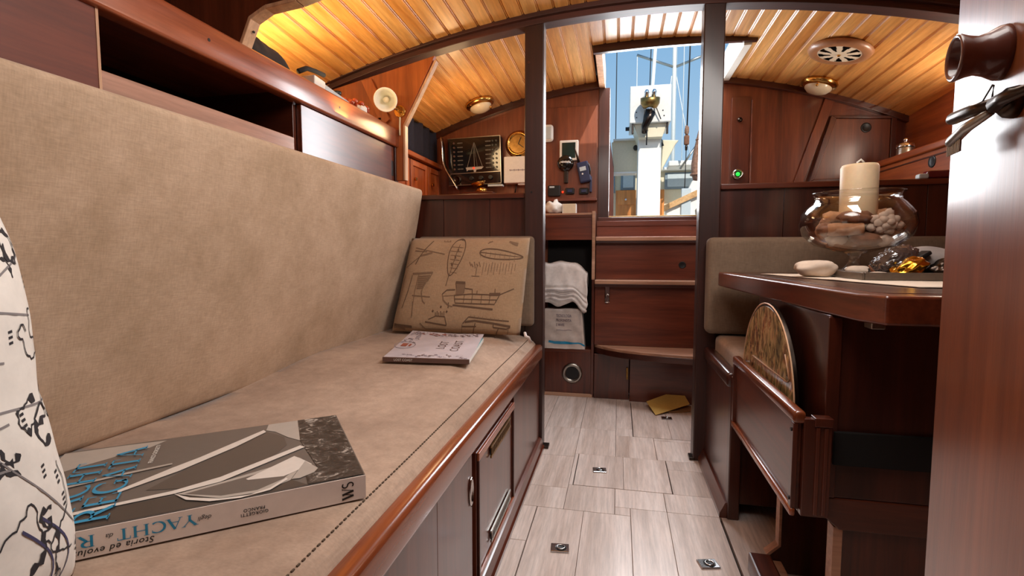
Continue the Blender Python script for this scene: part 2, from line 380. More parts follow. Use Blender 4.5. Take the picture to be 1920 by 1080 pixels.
# roman capitals drawn with thick and thin strokes and serifs: unit cap height
def arc(cx, cy, rx, ry, a0, a1, n=12): return [(cx + rx * math.cos(R(a0 + (a1 - a0) * i / n)), cy + ry * math.sin(R(a0 + (a1 - a0) * i / n))) for i in range(n + 1)]
TK, TN = .20, .065
def ser(x, y, w=.3): return ([(x - w / 2, y), (x + w / 2, y)], .045)
def arcw(pts): return [TN + (TK - TN) * abs(math.cos(math.atan2(pts[min(i + 1, len(pts) - 1)][0] - pts[max(i - 1, 0)][0], pts[min(i + 1, len(pts) - 1)][1] - pts[max(i - 1, 0)][1]))) for i in range(len(pts))]
def bowl(*a):
    p = arc(*a); return (p, arcw(p))
GL = {
 'Y': (.8, [([(.08, 1), (.42, .45)], TK), ([(.78, 1), (.42, .45)], TN), ([(.42, .5), (.42, 0)], TK), ser(.08, 1), ser(.78, 1, .24), ser(.42, 0)]),
 'A': (.84, [([(.08, 0), (.4, 1)], TN), ([(.4, 1), (.76, 0)], TK), ([(.2, .34), (.64, .34)], TN), ser(.08, 0, .24), ser(.76, 0)]),
 'C': (.84, [bowl(.46, .5, .4, .49, 50, 310, 18), ([(.74, .95), (.74, .7)], TN)]),
 'H': (.9, [([(.15, 0), (.15, 1)], TK), ([(.75, 0), (.75, 1)], TK), ([(.15, .52), (.75, .52)], TN), ser(.15, 0), ser(.15, 1), ser(.75, 0), ser(.75, 1)]),
 'T': (.76, [([(.38, 0), (.38, 1)], TK), ([(.04, .97), (.72, .97)], TN), ([(.05, 1), (.05, .74)], .05), ([(.71, 1), (.71, .74)], .05), ser(.38, 0)]),
 'R': (.84, [([(.15, 0), (.15, 1)], TK), bowl(.36, .74, .26, .24, 90, -90), ([(.15, .97), (.38, .97)], TN), ([(.15, .5), (.38, .5)], TN), ([(.38, .5), (.74, 0)], TK), ser(.15, 0), ser(.15, 1, .26), ser(.76, 0, .2)]),
 'E': (.72, [([(.15, 0), (.15, 1)], TK), ([(.05, .97), (.62, .97)], TN), ([(.15, .52), (.5, .52)], TN), ([(.05, .03), (.66, .03)], TN), ([(.62, 1), (.62, .74)], .05), ([(.66, 0), (.66, .28)], .05), ([(.5, .62), (.5, .42)], .05)]),
 'G': (.88, [bowl(.46, .5, .4, .49, 50, 320, 18), ([(.74, .95), (.74, .72)], TN), ([(.74, .05), (.74, .42)], TK * .9), ser(.72, .42)]),
 'W': (1.1, [([(.06, 1), (.33, 0)], TK), ([(.33, 0), (.56, .9)], TN), ([(.5, 1), (.78, 0)], TK), ([(.78, 0), (1.04, 1)], TN), ser(.08, 1, .24), ser(1.04, 1, .2)]),
 'S': (.62, [(arc(.32, .75, .22, .23, 40, 270, 10) + arc(.32, .27, .23, .25, 90, -140, 10), .12)]),
}
def roman(bm, s, cap, fn, track=.04, wide=1.0):
    x = 0
    for ch in s:
        if ch == ' ': x += .4 * cap * wide; continue
        adv, st = GL[ch]
        for pts, w in st:
            ribbon(bm, [((x + px * cap * wide), py * cap) for px, py in pts], [k * cap for k in w] if isinstance(w, list) else w * cap, fn)
        x += (adv + track) * cap * wide
    return x

# ------------------------------------------------------------------ room shell
CXC = .12
def ceil_a(y): return .075 + max(0, (y - 1.0)) * .043
def ceil_z(x, y): return 1.842 - ceil_a(y) * (x - CXC) ** 2
YB = 3.05                                      # aft bulkhead
HX0, HX1, HY0 = -.09, .545, 2.51               # companionway hatch opening in the deck

fl = struct(bx('floor', (-1.4, 1.5, -.6, 3.1, -.06, -.012), 'seam', bev=0))
# floor hatches (rectangles left free by the planks)
HA = [(-.255, .05, .55, 1.605), (.05, .33, .55, 1.655)]
HB = [(-.152, .20, 1.785, 2.075)]
HC = [(.077, .42, 2.322, 2.88)]
def cut(rects, h):
    out = []
    for a, b, c, d in rects:
        x0, x1, y0, y1 = h
        if x1 <= a or x0 >= b or y1 <= c or y0 >= d: out.append((a, b, c, d)); continue
        if c < y0: out.append((a, b, c, y0))
        if d > y1: out.append((a, b, y1, d))
        cc, dd = max(c, y0), min(d, y1)
        if a < x0: out.append((a, x0, cc, dd))
        if b > x1: out.append((x1, b, cc, dd))
    return out
PW = .167
rects = []
JN = {-3: [1.2, 1.9, 2.6], -2: [1.40, 1.756, 2.04, 2.385], -1: [2.385], 0: [2.42], 1: [1.99, 2.29], 2: [1.2, 1.9, 2.5]}
for k in range(-3, 9):
    xa = k * PW
    js = [-.4] + JN.get(k, [1.0 + (k % 2) * .3, 1.9]) + [3.0]
    for a, b in zip(js, js[1:]): rects.append((xa, xa + PW, a, b))
for h in HA + HB + HC: rects = cut(rects, h)
for a, b, c, d in rects:
    if b - a < .012 or d - c < .012: continue
    bx('plank', (a + .0006, b - .0006, c + .0008, d - .0008, -.012, 0), 'floor', fl, .0012)
def latch(root, x, y, rot=0):
    bm = nb(); rbox(bm, -.026, .026, -.02, .02, 0, .004, .0018, 2, 0)
    bmesh.ops.transform(bm, matrix=Matrix.Translation((x, y, .002)) @ Matrix.Rotation(rot, 4, 'Z'), verts=bm.verts)
    p = obj('latch', bm, 'chrome', root, smooth=False)
    lt('latch_well', [(0, .0005), (.014, .0005), (.016, .001)], (x + .003, y, .006), (0, 0, 1), 'black', p, 20)
    tb('latch_ring', [(x + .003 + .011 * math.cos(t * .4), y + .011 * math.sin(t * .4), .0075) for t in range(16)], .0022, 'chrome', p, 6, True)
def floor_hatch(label, rl, latches, seams):
    c = ((rl[0][0] + rl[-1][1]) / 2, (rl[0][2] + rl[0][3]) / 2, 0)
    t = thing('floor_hatch', label, 'floor hatch', c)
    for a, b, y0, y1 in rl:
        xs = [a] + [s for s in seams if a + .01 < s < b - .01] + [b]
        for i in range(len(xs) - 1):
            bx('plank', (xs[i] + (.003 if i == 0 and (a, b, y0, y1) == rl[0] else .0005), xs[i + 1] - (.003 if xs[i + 1] == rl[-1][1] else .0005), y0 + .001, y1 - .0035, -.011, .0012), 'floor', t, .001)
    for l in latches: latch(t, *l)
    return t
floor_hatch('large stepped floor hatch with two chrome latches beside the settee', HA, [(-.152, 1.377, .1), (.251, 1.387, .25)], [-.1, .05, .167])
floor_hatch('mid-floor hatch with a single chrome oval latch, between the two posts', HB, [(-.06, 1.922, .1)], [.03])
floor_hatch('floor hatch with a dull latch under the envelope at the foot of the steps', HC, [(.252, 2.61, 0)], [.25])

ce = struct(bx('ceiling', (-1.45, 1.6, -.6, HY0, 1.90, 1.93), 'deck', bev=0))
for d in ((-1.45, HX0 - .03, HY0, 3.2, 1.90, 1.93), (HX1 + .03, 1.6, HY0, 3.2, 1.90, 1.93)):
    o = bx('deck_panel', d, 'deck', ce, 0)
NP = 46; x0 = -1.40; pw = .063
for i in range(NP):
    a = x0 + i * pw; b = a + pw
    if b > 1.52: break
    yend = YB + .01
    if b > HX0 and a < HX1: yend = HY0
    bm = nb(); ys = [-.6, .5, 1.0, 1.5, 2.0, 2.5] + ([] if yend < 2.6 else [2.8, yend])
    rings = []
    g = .0055
    for y in ys:
        zs = lambda x: ceil_z(x, y)
        pts = [(a, zs(a) + .012), (a, zs(a) + g), (a + g, zs(a + g)), (a + pw * .5, zs(a + pw * .5)), (b - g * 1.6, zs(b - g * 1.6)), (b - g * 1.2, zs(b) + g * .7), (b - g * .5, zs(b) + g * .1), (b, zs(b) + g), (b, zs(b) + .012)]
        rings.append([bm.verts.new((px, y, pz)) for px, pz in pts])
    for r1, r2 in zip(rings, rings[1:]):
        for k in range(len(r1) - 1): bm.faces.new((r1[k], r1[k + 1], r2[k + 1], r2[k]))
        bm.faces.new((r1[-1], r1[0], r2[0], r2[-1]))
    bm.faces.new(rings[0]); bm.faces.new(rings[-1][::-1]); bmesh.ops.recalc_face_normals(bm, faces=bm.faces)
    obj('plank', bm, 'pine', ce)

# hull sides
struct(bx('wall_front', (-1.46, 1.56, -.7, -.6, -.02, 1.95), 'mahog_z'))
struct(bx('wall_left', (-1.46, -1.36, -.6, 3.2, -.02, 1.9), 'hull'))
wr = nb()
for d in ((1.46, 1.56, -.6, 2.25, -.02, 1.9), (1.46, 1.56, 2.62, 3.2, -.02, 1.9), (1.46, 1.56, 2.25, 2.62, -.02, 1.26), (1.46, 1.56, 2.25, 2.62, 1.46, 1.9)): box(wr, *d)
struct(obj('wall_right', wr, 'hull'))
# aft bulkhead
wb = struct(bx('wall_back', (-1.40, -.12, YB, YB + .03, 0, 1.88), 'back_z'))
bx('panel', (.44, 1.5, YB, YB + .03, 0, 1.88), 'galley_z', wb)
bx('panel', (-.12, .44, YB, YB + .03, 0, 1.045), 'step_x', wb)
# dark cornice where the ceiling meets the aft bulkhead
def cornice(name, xa, xb, y0, y1, drop, mat, up=.012, zf=None, n=14):
    bm = nb(); rings = []
    zf = zf or (lambda x: ceil_z(x, y0))
    for i in range(n + 1):
        x = xa + (xb - xa) * i / n; z = zf(x)
        rings.append([bm.verts.new(p) for p in ((x, y0, z - drop), (x, y1, z - drop), (x, y1, z + up), (x, y0, z + up))])
    for r1, r2 in zip(rings, rings[1:]):
        for k in range(4): bm.faces.new((r1[k], r1[(k + 1) % 4], r2[(k + 1) % 4], r2[k]))
    bm.faces.new(rings[0]); bm.faces.new(rings[-1][::-1]); bmesh.ops.recalc_face_normals(bm, faces=bm.faces)
    return obj(name, bm, mat, bev=.003)
struct(cornice('trim_1', -1.40, -.12, YB - .03, YB, .035, 'dark_x'))
struct(cornice('trim_2', .50, 1.5, YB - .03, YB, .03, 'mahog_x'))
# companionway jambs, sill and coamings
cw = struct(bx('door_1', (-.125, -.062, YB - .012, YB + .05, .95, 1.80), 'dark_z'))
bx('jamb', (.447, .52, YB - .012, YB + .05, .95, 1.80), 'dark_z', cw)
bx('sill', (-.125, .52, YB - .02, YB + .06, 1.03, 1.052), 'mahog_x', cw, .004)
bx('sill_strip', (-.062, .447, YB - .006, YB + .07, 1.052, 1.06), 'brass_dull', cw, .002)
bx('coaming', (HX0 - .035, HX0, HY0 + .02, YB + .06, 1.80, 1.93), 'edge', cw)
bx('coaming', (HX1, HX1 + .035, HY0 + .02, YB + .06, 1.79, 1.93), 'white', cw)
struct(cornice('trim_3', -.135, .60, HY0 - .005, HY0 + .022, .022, 'dark_x', .08, lambda x: 1.829 - .06 * (x - .22) ** 2))

# main arched deck beam above the posts
beam_z = lambda x: 1.80 - .115 * (x - .1) ** 2
struct(cornice('trim_4', -1.36, 1.46, 2.095, 2.16, 0, 'beam_x', .046, beam_z, 30))
struct(cornice('trim_5', -1.36, 1.46, 2.075, 2.10, -.022, 'beam_x', .048, beam_z, 30))

# posts
for nm, xa, xb, lab in (('left', -.392, -.312, 'dark square wooden post at the aft end of the beige settee'), ('right', .308, .386, 'dark square wooden post at the table side of the aisle')):
    t = thing('post', lab, 'post', ((xa + xb) / 2, 2.13, 0))
    bx('shaft', (xa, xb, 2.10, 2.17, 0, beam_z((xa + xb) / 2) + .02), 'post_z', t, .005)
    if nm == 'left':
        bx('foot_plate', (-.335, -.285, 2.095, 2.14, .0, .012), 'bronze', t, .002)
        disc(bm := nb(), (-.375, 2.1005, 1.63), (0, -1, 0), .005, .002, 12); obj('screw_plug', bm, 'dark_x', t)
        disc(bm := nb(), (-.362, 2.1005, 1.1), (0, -1, 0), .004, .002, 12); obj('screw_plug', bm, 'black', t)
    else:
        bx('foot_plate', (.295, .32, 2.10, 2.15, 0, .012), 'bronze', t, .002)

# half bulkheads under the posts' level
def half_bulkhead(label, xa, xb, top, seams):
    t = thing('half_bulkhead', label, 'bulkhead', ((xa + xb) / 2, 2.13, 0))
    xs = [xa] + seams + [xb]
    for a, b in zip(xs, xs[1:]): bx('board', (a + .0008, b - .0008, 2.125, 2.15, 0, top - .02), 'dark_z', t, .0015)
    bx('cap', (xa, xb, 2.112, 2.165, top - .022, top), 'mahog_x', t, .004)
    return t
half_bulkhead('dark low bulkhead above the printed cushion, left of the post', -1.35, -.393, 1.10, [-1.1, -.76, -.55])
half_bulkhead('dark low bulkhead behind the candle bowl, right of the post', .387, 1.45, 1.115, [.62, .86, 1.1])

# ------------------------------------------------------------------ left settee
t = thing('settee', 'mahogany settee base with a vented locker door along the aisle', 'settee', (-.65, .9, 0))
for a, b in ((-.2, .30), (.30, .56), (.56, .857), (.857, 1.085)): bx('panel', (-.345, -.325, a + .0006, b - .0006, .045, .42), 'mahog_z', t, .001)
bx('panel', (-.345, -.325, 1.56, 2.095, .045, .42), 'mahog_z', t, .001)
bx('panel', (-.352, -.337, 1.085, 1.56, .045, .42), 'dark_z', t, .001)
bx('base_board', (-.97, -.36, -.2, 2.09, .38, .41), 'dark_y', t)
bm = nb(); rbox(bm, -.352, -.312, -.25, 2.10, .393, .456, .012, 4, 0); obj('rail', bm, 'rail_y', t, smooth=True)
bm = nb(); prism(bm, [(-.34, 0), (-.302, 0), (-.302, .014), (-.308, .02), (-.314, .046), (-.324, .05), (-.34, .05)], 'y', -.2, 2.095); obj('skirting', bm, 'mahog_y', t)
d = nb(); box(d, -.338, -.3235, 1.118, 1.535, .052, .372)
door = obj('locker_door', d, 'mahog_z', t, .003)
bx('door_frame', (-.3235, -.3165, 1.118, 1.535, .352, .372), 'shelf_y', door, .002)
bx('door_frame', (-.3235, -.3165, 1.118, 1.535, .052, .066), 'shelf_y', door, .002)
bx('door_frame', (-.3235, -.3165, 1.118, 1.132, .066, .352), 'dark_z', door, .002)
bx('door_frame', (-.3235, -.3165, 1.521, 1.535, .066, .352), 'dark_z', door, .002)
for z0, ya, yb in ((.318, 1.24, 1.47), (.088, 1.24, 1.47)):
    bx('vent_slot', (-.3225, -.3195, ya, yb, z0, z0 + .02), 'black', door, .001)
    bm = nb(); box(bm, -.3205, -.3165, ya - .005, yb + .005, z0 + .02, z0 + .026); box(bm, -.3205, -.3165, ya - .005, yb + .005, z0 - .006, z0)
    k = 16
    for i in range(k): yy = ya + (yb - ya) * (i + .2) / k; box(bm, -.3205, -.317, yy, yy + .004, z0, z0 + .02)
    obj('vent_grille', bm, 'brass_dull' if z0 > .2 else 'steel', door)
bm = nb(); lathe(bm, [(0, 0), (.017, 0), (.019, .003), (.014, .005), (.012, .002), (0, .002)], (0, 0, 0), (1, 0, 0), 20)
bmesh.ops.transform(bm, matrix=Matrix.Translation((-.325, 1.072, .30)) @ Matrix.Diagonal((1, .8, 1.9, 1)), verts=bm.verts)
obj('flush_pull', bm, 'chrome', t, smooth=True)

def sst(a, b, x): x = max(0, min(1, (x - a) / (b - a))); return x * x * (3 - 2 * x)
def seat_z(x, y): return .478 + .035 * sst(1.0, 1.5, y) * sst(-.34, -.5, x)
bm = nb()
def f(u, v):
    y = -.28 + v * (2.095 + .28)
    prof = [(-1.0, .478), (-.80, .478), (-.60, .478), (-.45, .478), (-.39, .477), (-.368, .4755), (-.352, .468), (-.342, .456), (-.338, .44), (-.34, .425), (-.36, .414), (-1.0, .414), (-1.0, .478)]
    k = u * (len(prof) - 1); i = min(int(k), len(prof) - 2); w = k - i
    x = prof[i][0] * (1 - w) + prof[i + 1][0] * w; z = prof[i][1] * (1 - w) + prof[i + 1][1] * w
    if z > .47: z += seat_z(x, y) - .478
    if z > .47 and u < .6: z += .003 * noise.noise(Vector((x * 5, y * 3, 0))); 
    return (x, y, z)
grid(bm, f, 48, 90)
bmesh.ops.remove_doubles(bm, verts=bm.verts, dist=.0004)
bmesh.ops.holes_fill(bm, edges=[e for e in bm.edges if e.is_boundary], sides=0); bmesh.ops.recalc_face_normals(bm, faces=bm.faces)
cu = obj('seat_cushion', bm, 'linen2', None, smooth=True, loc=(-.66, .9, .414))
tag(cu, 'long beige seat cushion with a stitched front edge on the settee', 'cushion')
bm = nb()
y = .2
while y < 2.08:
    z0 = f(5 / 12, (y + .28) / 2.375)[2] + .0012
    box(bm, -.3695, -.3672, y, y + .0055, z0 - .001, z0 + .0008); y += .0105
obj('stitching', bm, 'thread', cu)
bm = nb()
def bk(co):
    k = (co.z - .47) / .65
    b = .012 * (1 - (2 * k - 1) ** 2)
    return Vector((co.x + .15 * k + (b if co.x > -1.03 else 0), co.y, co.z))
rbox(bm, -1.078, -.988, -.3, 2.092, .474, 1.122, .018, 4, 14, bk)
tag(obj('back_cushion', bm, 'linen', None, smooth=True, loc=(-.98, .9, .482)), 'tall beige upholstered backrest along the settee', 'cushion')

# upright grey end cushion behind the printed one
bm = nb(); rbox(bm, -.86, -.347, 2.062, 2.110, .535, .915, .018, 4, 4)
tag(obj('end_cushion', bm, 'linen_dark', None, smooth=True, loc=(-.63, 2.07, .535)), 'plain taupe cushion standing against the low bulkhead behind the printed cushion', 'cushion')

# printed cushion (ship drawings)
PC0, PCW, PCH = Vector((-.645, 1.915, .522)), .27, .385
def pcush(u, v, side=1, off=0):
    """u -1..1 across, v 0..1 up; side +1 front"""
    x = u * PCW * (1 - .05 * v * 1) ; z = v * PCH
    e = max(0, (1 - abs(u) ** 5)) * max(0, 1 - abs(2 * v - 1) ** 5)
    th = .046 * (e ** .55) if e > 0 else 0
    th += .004 * noise.noise(Vector((u * 2.5, v * 3, side)))
    y = .105 * v - side * (th + off)
    return PC0 + Vector((x + .035 * v - .0, y, z))
pc = thing('printed_cushion', 'beige cushion printed with old ship drawings, leaning on the settee end', 'cushion', tuple(PC0))
bm = nb(); grid(bm, lambda u, v: pcush(2 * u - 1, v), 34, 30); grid(bm, lambda u, v: pcush(1 - 2 * u, v, -1), 34, 30)
bmesh.ops.remove_doubles(bm, verts=bm.verts, dist=.002); obj('cover', bm, 'print_cloth', pc, smooth=True)
def PS(u, v): return pcush(u, v, 1, .0012)
def dr(bm, pts, w=.012, n=6):
    out = []
    for a, b in zip(pts, pts[1:]):
        for i in range(n): out.append((a[0] + (b[0] - a[0]) * i / n, a[1] + (b[1] - a[1]) * i / n))
    out.append(pts[-1]); ribbon(bm, out, w, PS)
bm = nb(); bs = nb()
def px(x, y): return (-.97 + (x - 20) / 1200 * 1.92, 1 - (y - 20) / 950)      # sketch coordinates on the cover
def L(b, w, *p): dr(b, [px(*q) for q in p], w)
def hull_plan(b, cx, cy, rx, ry, ang, w=.012):
    pts = []
    for i in range(29):
        a = 2 * math.pi * i / 28; lx = rx * math.cos(a); ly = ry * math.sin(a) * (1 - .35 * math.cos(a))
        pts.append(px(cx + lx * math.cos(ang) - ly * math.sin(ang), cy + lx * math.sin(ang) + ly * math.cos(ang)))
    ribbon(b, pts, w, PS)
hull_plan(bm, 545, 215, 185, 72, R(98)); L(bm, .008, (575, 40), (515, 400)); L(bm, .01, (512, 390), (500, 500))
for i in range(7): L(bs, .006, (480 + i * 6, 110 + i * 42), (610 - i * 4, 120 + i * 42))
for q in ((560, 130), (520, 270), (545, 200)): L(bm, .022, q, (q[0] + 6, q[1] + 30))
hull_plan(bm, 1000, 190, 215, 45, R(7)); L(bm, .007, (790, 165), (1205, 215))
for i in range(8): L(bs, .006, (800 + i * 48, 150 + i * 6), (800 + i * 48, 215 + i * 6))
for i in range(12): L(bs, .007, (845 + i * 28, 262 + (i % 3) * 9), (842 + i * 28, 390 - (i * 31) % 60))
for i in range(5): L(bs, .012, (700 + i * 24, 260 + (i % 2) * 20), (720 + i * 24, 300 + (i % 3) * 12))
L(bs, .008, (740, 400), (820, 402)); L(bs, .01, (780, 400), (782, 290))
# schooner hull with deck houses
L(bm, .012, (600, 590), (760, 575), (1040, 580), (1000, 670), (620, 665), (600, 590)); L(bm, .018, (600, 685), (990, 718)); L(bm, .01, (610, 625), (1020, 628))
L(bm, .03, (595, 465), (690, 470)); L(bm, .012, (595, 465), (620, 560)); L(bm, .012, (690, 470), (690, 570)); L(bm, .012, (690, 520), (770, 530), (775, 570))
for q in range(8): L(bs, .018, (612 + q * 11, 478), (618 + q * 9, 580))
L(bm, .03, (940, 575), (1045, 572)); L(bm, .01, (1045, 575), (1165, 520)); L(bm, .01, (990, 520), (995, 570)); L(bm, .01, (820, 540), (820, 575))
for q in (700, 780, 870, 950): L(bm, .008, (q, 580), (q, 665))
L(bm, .014, (480, 580), (520, 540), (600, 535)); L(bs, .014, (480, 580), (500, 640), (560, 690), (600, 700)); L(bs, .008, (490, 600), (600, 590)); L(bm, .014, (555, 660), (560, 715))
# small crew boat and the lower half hulls
L(bm, .01, (380, 830), (450, 795), (540, 800), (565, 880)); L(bm, .014, (350, 855), (565, 885)); L(bs, .012, (300, 870), (360, 930), (560, 930))
for i in range(6): L(bm, .01, (440 + i * 17, 760 - (i % 2) * 14), (446 + i * 17, 800))
for q in ((405, 742), (545, 745), (480, 700)): L(bm, .022, q, (q[0] + 14, q[1] + 10))
L(bm, .012, (720, 860), (770, 795), (1150, 830)); L(bm, .02, (740, 845), (830, 830), (1000, 850), (1165, 880)); L(bm, .012, (715, 890), (850, 885)); L(bm, .012, (840, 850), (815, 980)); L(bm, .012, (1060, 900), (1020, 1000))
L(bm, .012, (1010, 850), (1010, 890), (1130, 905), (1165, 890)); L(bs, .008, (715, 870), (710, 960)); L(bs, .008, (1150, 900), (1140, 960))
for i in range(9): L(bs, .006, (790 + i * 38, 775 + i * 4), (790 + i * 38, 800 + i * 4))
L(bm, .03, (20, 900), (220, 912)); L(bs, .02, (20, 920), (150, 940))
# sails at left
L(bm, .012, (275, 50), (210, 140), (165, 220), (140, 290)); L(bs, .01, (100, 120), (430, 185)); L(bs, .01, (30, 330), (165, 215)); L(bs, .02, (180, 200), (300, 170)); L(bs, .012, (100, 150), (240, 160))
L(bs, .02, (130, 385), (345, 370)); L(bs, .012, (345, 370), (310, 450), (270, 480), (265, 560)); L(bm, .01, (130, 400), (115, 560), (85, 730)); L(bs, .01, (200, 390), (190, 560), (205, 820)); L(bs, .012, (170, 600), (360, 610)); L(bs, .012, (260, 560), (290, 650), (320, 680)); L(bs, .014, (190, 660), (210, 800)); L(bs, .01, (40, 400), (30, 700))
for i in range(7): L(bs, .014, (205, 410 + i * 20), (325 - i * 8, 400 + i * 20))
for i in range(5): L(bs, .012, (385 + i * 16, 45 + (i % 2) * 8), (392 + i * 16, 62))
for i in range(4): L(bs, .012, (850 + i * 10, 80 - i * 8), (870 + i * 8, 60)); L(bs, .016, (1060 + i * 16, 60 + i * 8), (1150, 80 + i * 6))
obj('ship_print', bm, 'print_ink', pc); obj('faint_print', bs, 'print_soft', pc)
tb('tassel', [(-.352, 1.90, .535), (-.345, 1.88, .525), (-.335, 1.885, .52), (-.33, 1.90, .50)], .006, 'bagwhite', pc)

# foreground cushion with a nautical chart print
FP = Vector((-.650, .20, .478)); 
def fcush(u, v, side=1, off=0):
    a, b2 = u, 2 * v - 1
    e = max(0, (1 - abs(a) ** 3.2)) * max(0, 1 - abs(b2) ** 3.2)
    th = .115 * (e ** .5) if e > 0 else 0
    th += .006 * noise.noise(Vector((u * 3, v * 5, side * 2))) + .003 * noise.noise(Vector((u * 9, v * 12, side)))
    k = 1 - .05 * (1 - abs(b2)) ** 2
    return FP + Vector((side * (th + off) + .04 - .085 * v, a * .235 * k, v * .45))
fc = thing('map_cushion', 'white cushion with a black nautical chart print at the near end of the settee', 'cushion', tuple(FP))
bm = nb(); grid(bm, lambda u, v: fcush(2 * u - 1, v), 40, 40); grid(bm, lambda u, v: fcush(1 - 2 * u, v, -1), 40, 40)
bmesh.ops.remove_doubles(bm, verts=bm.verts, dist=.003); obj('cover', bm, 'white_cloth', fc, smooth=True)
FS = lambda u, v: fcush(u, v, 1, .0006)
bm = nb(); bg2 = nb(); bn = nb(); r2 = random.Random(21)
for k in range(64):                             # coastlines
    u, v = r2.uniform(-.1, .93), r2.uniform(.05, .93); a = r2.uniform(0, 6.28); pts = []; ws = []
    for i in range(r2.randint(14, 34)):
        pts.append((max(-.95, min(.96, u)), max(.02, min(.98, v)))); ws.append(r2.choice([.004, .005, .007, .012, .022]) if k % 3 else .005)
        a += r2.uniform(-1.0, 1.0); st = .010; u += st * 1.5 * math.cos(a); v += st * math.sin(a)
    ribbon(bm, pts, ws, FS)
for k in range(26):
    u, v = r2.uniform(-.2, .95), r2.uniform(.05, .95)
    for i in range(3): ribbon(bm, [(u, v + i * .012), (u + .02, v + i * .012 + .002)], .006, FS)
for k in range(16):
    a = r2.uniform(-1.3, 1.3); u, v = r2.uniform(-.2, .6), r2.uniform(.1, .9)
    pts = [(u + i * .05 * math.cos(a), v + i * .03 * math.sin(a)) for i in range(14)]
    ribbon(bg2, [p for p in pts if -.95 < p[0] < .95 and .03 < p[1] < .97] or [(0, .5), (.01, .5)], .005, FS)
for k in range(2): ribbon(bn, [(.62 + k * .1 + .12 * math.sin(t * .25), .02 + t * .018) for t in range(14)], .008, FS)
obj('chart_print', bm, 'map_ink', fc); obj('rhumb_lines', bg2, 'map_grey', fc); obj('navy_lines', bn, 'map_navy', fc)

# ------------------------------------------------------------------ big sailing book on the seat
BT = .515; BH = .035
A = Vector((-.3683, .6712, BT)); sv = Vector((-.7778, -.6285, 0)); tv = Vector((-.6285, .7778, 0)); BL, BW = .43, .31
def BC(s, t, off=0): return A + sv * s + tv * t + Vector((0, 0, off))
def BS(s, z, off=0): return A + sv * s - tv * off + Vector((0, 0, z))
bk_ = thing('book', 'large sailing book in black and white with blue title, lying on the settee', 'book', tuple(BC(.2, .15, -BH)))
def slab(bm, s0, s1, t0, t1, z0, z1):
    v = [bm.verts.new(BC(s, t, z)) for z in (z0, z1) for s, t in ((s0, t0), (s1, t0), (s1, t1), (s0, t1))]
    for q in ((0, 3, 2, 1), (4, 5, 6, 7), (0, 1, 5, 4), (1, 2, 6, 5), (2, 3, 7, 6), (3, 0, 4, 7)): bm.faces.new([v[i] for i in q])
    bmesh.ops.recalc_face_normals(bm, faces=bm.faces)
bm = nb(); slab(bm, .004, BL - .004, .003, BW - .005, -BH + .003, -.0025); obj('pages', bm, 'pages', bk_)
bm = nb(); slab(bm, 0, BL, 0, BW, -.0025, 0); fcv = obj('front_cover', bm, 'photo_grey', bk_)
bm = nb(); slab(bm, 0, BL, 0, BW, -BH, -BH + .003); obj('back_cover', bm, 'spine_white', bk_)
bm = nb(); slab(bm, 0, BL, -.0015, .002, -BH, 0); spn = obj('spine', bm, 'spine_white', bk_)
PO = dict(
 pale=('photo_light', [(.43, .305), (.349, .305), (.288, .30), (.309, .274), (.338, .262), (.43, .205)]),
 deep=('photo_dark', [(.43, .004), (.08, .004), (.10, .032), (.142, .012), (.19, .016), (.245, .052), (.315, .05), (.43, .02)]),
 dark=('photo_deep', [(.285, .088), (.25, .135), (.19, .20), (.13, .268), (.102, .226), (.099, .182), (.133, .116), (.194, .084), (.243, .073)]),
 sky=('photo_light', [(.13, .275), (.125, .308), (.073, .308), (.077, .192), (.095, .218), (.115, .26)]),
 grey=('photo_light', [(.245, .055), (.193, .069), (.113, .097), (.078, .092), (.102, .03), (.142, .009), (.19, .014)]),
 shade=('photo_grey', [(.235, .05), (.193, .062), (.113, .085), (.09, .075), (.11, .04), (.145, .018), (.19, .022)]),
 black=('photo_spray', [(.073, .308), (.002, .308), (.002, .002), (.08, .004), (.08, .041), (.061, .055), (.077, .192)]),
 light=('photo_white', [(.16, .063), (.091, .121), (.083, .108), (.068, .075), (.11, .048), (.157, .058)]),
 l2=('photo_light', [(.077, .092), (.061, .055), (.068, .042), (.089, .03), (.1, .032)]),
 main=('photo_white', [(.32, .104), (.263, .157), (.228, .185), (.134, .277), (.13, .264), (.178, .208), (.251, .140), (.318, .095)]),
 boom=('photo_white', [(.43, .045), (.317, .060), (.251, .067), (.194, .087), (.079, .165), (.072, .154), (.193, .069), (.248, .056), (.315, .051), (.43, .036)]),
 mast=('photo_light', [(.43, .140), (.324, .168), (.265, .178), (.264, .172), (.324, .160), (.43, .132)]),
 curve=('photo_white', [(.248, .056), (.227, .033), (.19, .011), (.154, .005), (.129, .015), (.107, .04), (.105, .033), (.129, .008), (.166, .0005), (.202, .009), (.231, .028)]))
for i, (k, (mt, p)) in enumerate(PO.items()):
    bm = nb(); off = .0002 + i * .00012
    cx = sum(q[0] for q in p) / len(p)
    fc_ = bm.faces.new([bm.verts.new(BC(s, max(.001, t), off)) for s, t in p])
    bmesh.ops.triangulate(bm, faces=bm.faces); bmesh.ops.recalc_face_normals(bm, faces=bm.faces)
    obj('cover_print', bm, mt, fcv)
# cover title: reads from the spine outwards, tops towards the hidden end
bm = nb(); T1 = .0022
roman(bm, 'REGATA', .037, lambda x, y: BC(.313 + y, .014 + x, T1), .04, 1.40)
roman(bm, 'YACHT', .037, lambda x, y: BC(.357 + y, .012 + x, T1), .04, 1.42)
obj('cover_title', bm, 'blue', fcv)
bm = nb(); text_bm(bm, 'FRANCO GIORGETTI', .0088, lambda x, y: BC(.293 + y, .192 + x, T1), 0, 0); obj('cover_author', bm, 'paper', fcv)
